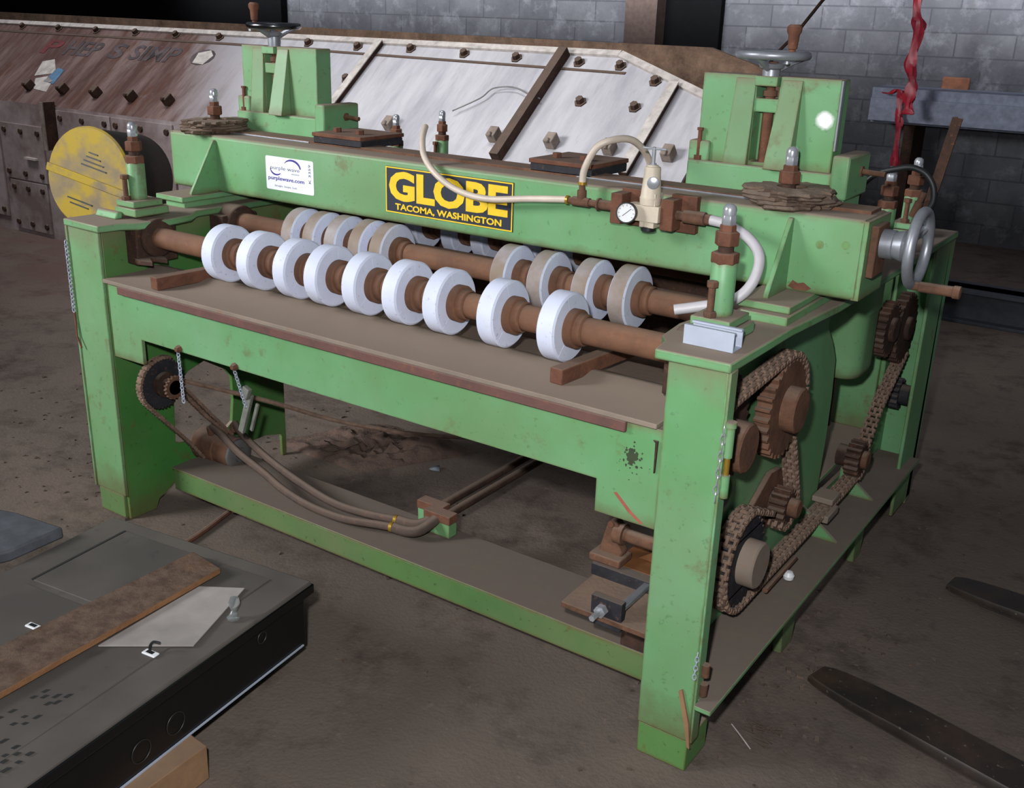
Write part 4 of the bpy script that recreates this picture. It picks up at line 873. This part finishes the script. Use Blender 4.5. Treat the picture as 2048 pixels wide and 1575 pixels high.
pl = [(-1.118, -.330), (-1.020, -.345), (-.905, -1.45), (-1.16, -1.55)]
mb = MB(); A = Vector((-1.112, -.325, 0)); B = Vector((-1.020, -.352, 0)); dirn = Vector((-.02, -1, 0))
far = [(-1.145, -.338), (-1.023, -.352), (-.981, -.95), (-.945, -1.5), (-1.12, -1.5), (-1.138, -.87)]
mb.plate(far, [], XY, zz, zz+.016)
tag(obj('dusty_plank', mb, M['plank'], bev=.002), 'rough dusty brown plank lying along the grey cabinet', 'plank')
mb = MB(); mb.plate([(-.992, -.728), (-.824, -.600), (-.923, -.362), (-1.018, -.425)], [], XY, .2742, .278)
T_ = obj('white_sheet', mb, plain('dirty_white_board', (172, 164, 160), .6, 0, .3, .1, 5), bev=.0008); tag(T_, 'four-cornered off-white board piece sticking out from under the plank on the grey cabinet', 'board')
s = NT('clear_glass'); s.b.inputs['Transmission Weight'].default_value = .85; s.b.inputs['IOR'].default_value = 1.45; gl = s.fin(lin((200, 204, 204)), .08, 0, .5)
mb = MB(); gp = Vector((-.842, -.470, .2725))
for k in range(0): pass
mb.lathe(gp, (-.1, .25, 1), [(0, .014), (.006, .016), (.012, .010), (.022, .006), (.030, .010), (.042, .014), (.054, .010), (.058, .0005)], 20)
tag(obj('glass_bulb', mb, gl), 'tiny clear glass bulb standing on the grey cabinet beside the off-white board', 'bulb')
mb = MB(); mb.plate([(-.828, -.652), (-.726, -.660), (-.700, -1.15), (-.90, -1.15)], [], XY, 0, .09)
tag(obj('timber_block', mb, 'wood', bev=.003), 'raw timber block under the near edge of the grey cabinet', 'block')
mb = MB(); mb.tube(spline([(-.775, -.85, .12), (-.765, -.88, .10), (-.762, -.90, .075), (-.775, -.925, .06)], 5), .003, 6); tag(obj('white_wire', mb, 'twine'), 'short white wire curl hanging at the cabinet front edge', 'wire')
# forks of a lift truck
def fork(tip, ang, w, L, label):
    F = thing('fork_tine', label, 'fork', (tip[0]+math.cos(ang)*.6, tip[1]+math.sin(ang)*.6, 0), 'lift truck forks')
    ca, sa = math.cos(ang), math.sin(ang); top = []; mb = MB()
    prof = [(0, -.30), (.0, .26), (.02, .36), (.06, .43), (.14, .485), (.26, .5), (L, .5), (L, -.5), (.26, -.5), (.14, -.49), (.06, -.42), (.02, -.36)]
    P_ = lambda a, b, z: (tip[0]+ca*a-sa*b*w, tip[1]+sa*a+ca*b*w, z)
    n_ = len(prof); vs = [P_(a, b, .012) for a, b in prof]+[P_(a, b, .024+.018*min(1, a/.5)) for a, b in prof]+[P_(a+.006, b*.93, .030+.020*min(1, a/.5)) for a, b in prof]
    fs = [tuple(range(n_))[::-1], tuple(2*n_+i for i in range(n_))]
    for q in (0, 1):
        for i in range(n_): j = (i+1) % n_; fs.append((q*n_+i, q*n_+j, (q+1)*n_+j, (q+1)*n_+i))
    mb.add(vs, fs); obj('blade', mb, M['forkmat'], F, bev=.001)
    mb = MB(); q0, q1 = P_(L-.05, 0, 0), P_(L, 0, 0); mb.obox(((q0[0]+q1[0])/2, (q0[1]+q1[1])/2, .3), (ca, sa, 0), (-sa, ca, 0), (0, 0, 1), .022, w*.5, .3); obj('shank', mb, M['forkmat'], F, bev=.003)
s = NT('worn_black_fork_steel'); v = s.coord()
c = s.mix(s.ramp(s.noise(v, 5, 6, .7), .45, .65), lin((44, 38, 34)), lin((66, 52, 42)))
c = s.mix(s.math('MULTIPLY', s.ramp(s.noise(v, 60, 3), .66, .72), .7), c, lin((120, 112, 104)))
c = s.mix(s.math('MULTIPLY', s.edge(.005), .5), c, lin((112, 108, 104))); M['forkmat'] = s.fin(c, .5, .1, .4)
fork((.250, .545), math.radians(-15), .125, 1.4, 'nearer black forklift tine lying just above the floor at lower right')
fork((.428, 1.27), math.radians(-9), .125, 1.3, 'farther black forklift tine at the right edge beyond the nearer one')
# floor litter
mb = MB()
for k in range(900):
    x, y = R.uniform(-3.2, 1.4), R.uniform(-1.2, 2.3)
    if k < 330: x, y = R.gauss(-2.6, .7), R.gauss(.3, .8)
    if k > 780: x, y = R.gauss(.26, .10), R.gauss(.62, .25)
    if -1.55 < x < -.7 and y < -.2: continue
    r = R.uniform(.002, .0065)*(1.8 if R.random() < .05 else 1); a = R.uniform(0, PI)
    mb.obox((x, y, r*.35), (math.cos(a), math.sin(a), R.uniform(-.3, .3)), (-math.sin(a), math.cos(a), 0), (0, 0, 1), r, r*R.uniform(.4, .9), r*.4)
o = tag(obj('floor_litter', mb, rust('litter_chips', (108, 94, 84), (74, 64, 57), 9, .95, 0, .2)), 'small chips and crumbs scattered over the dusty floor', 'litter'); o['kind'] = 'stuff'
mb = MB(); nx, ny = 46, 30; vs = []; 
from mathutils import noise as MN
for j in range(ny+1):
    for i in range(nx+1):
        u, v_ = i/nx, j/ny; x, y = -2.08+.50*u+.25*v_, .76+.45*v_
        e = max(0, math.sin(PI*u))**.5*max(0, math.sin(PI*v_))**.5
        z = e*(.03+.05*MN.noise(Vector((x*5, y*5, 0)))+.05*abs(MN.noise(Vector((x*17, y*17, 3))))+.02*MN.noise(Vector((x*50, y*50, 3))))
        vs.append((x, y, max(-.004, z)-.003))
mb.add(vs, [(j*(nx+1)+i, j*(nx+1)+i+1, (j+1)*(nx+1)+i+1, (j+1)*(nx+1)+i) for j in range(ny) for i in range(nx)])
o = tag(obj('debris_heap', mb, rust('sawdust_heap', (104, 84, 74), (70, 58, 54), 16, .98, .1, .9)), 'low heap of brown scrap on the floor behind the base rail', 'debris'); o['kind'] = 'stuff'
mb = MB(); mb.tube(spline([(.150, .226, .006), (.184, .200, .005), (.222, .170, .003)], 6), .0016, 6); tag(obj('white_straw', mb, 'twine'), 'thin white straw on the floor by the right front foot', 'straw')
mb = MB()
for k in range(26):
    a = R.uniform(-.9, .3); p = Vector((.20+R.uniform(-.03, .03), .24+R.uniform(-.04, .04), .006)); d = Vector((math.cos(a), math.sin(a), R.uniform(-.02, .2)))
    mb.tube([p, p+d*R.uniform(.02, .06)], .0008, 4)
o = tag(obj('dry_twigs', mb, 'rustdark'), 'tuft of dry twigs beside the right front foot', 'twigs'); o['kind'] = 'stuff'
mb = MB(); mb.tube(spline([(-1.70, .24, .010), (-1.66, .10, .008), (-1.63, -.02, .010), (-1.60, -.10, .008)], 6), .009, 8); tag(obj('rusty_rod', mb, 'rustred'), 'short rusty rod on the floor in front of the base rail', 'rod')
mb = MB(); mb.add([(-1.40, .95, .003), (-1.37, .935, .012), (-1.355, .96, .002), (-1.375, .985, .014), (-1.405, .975, .002)], [(0, 1, 4), (1, 2, 3), (1, 3, 4)])
sol = obj('paper_scrap', mb, plain('pale_paper', (150, 156, 170), .8)); sol.modifiers.new('s', 'SOLIDIFY').thickness = .001; tag(sol, 'tiny pale scrap of paper on the dark floor under the machine', 'paper')
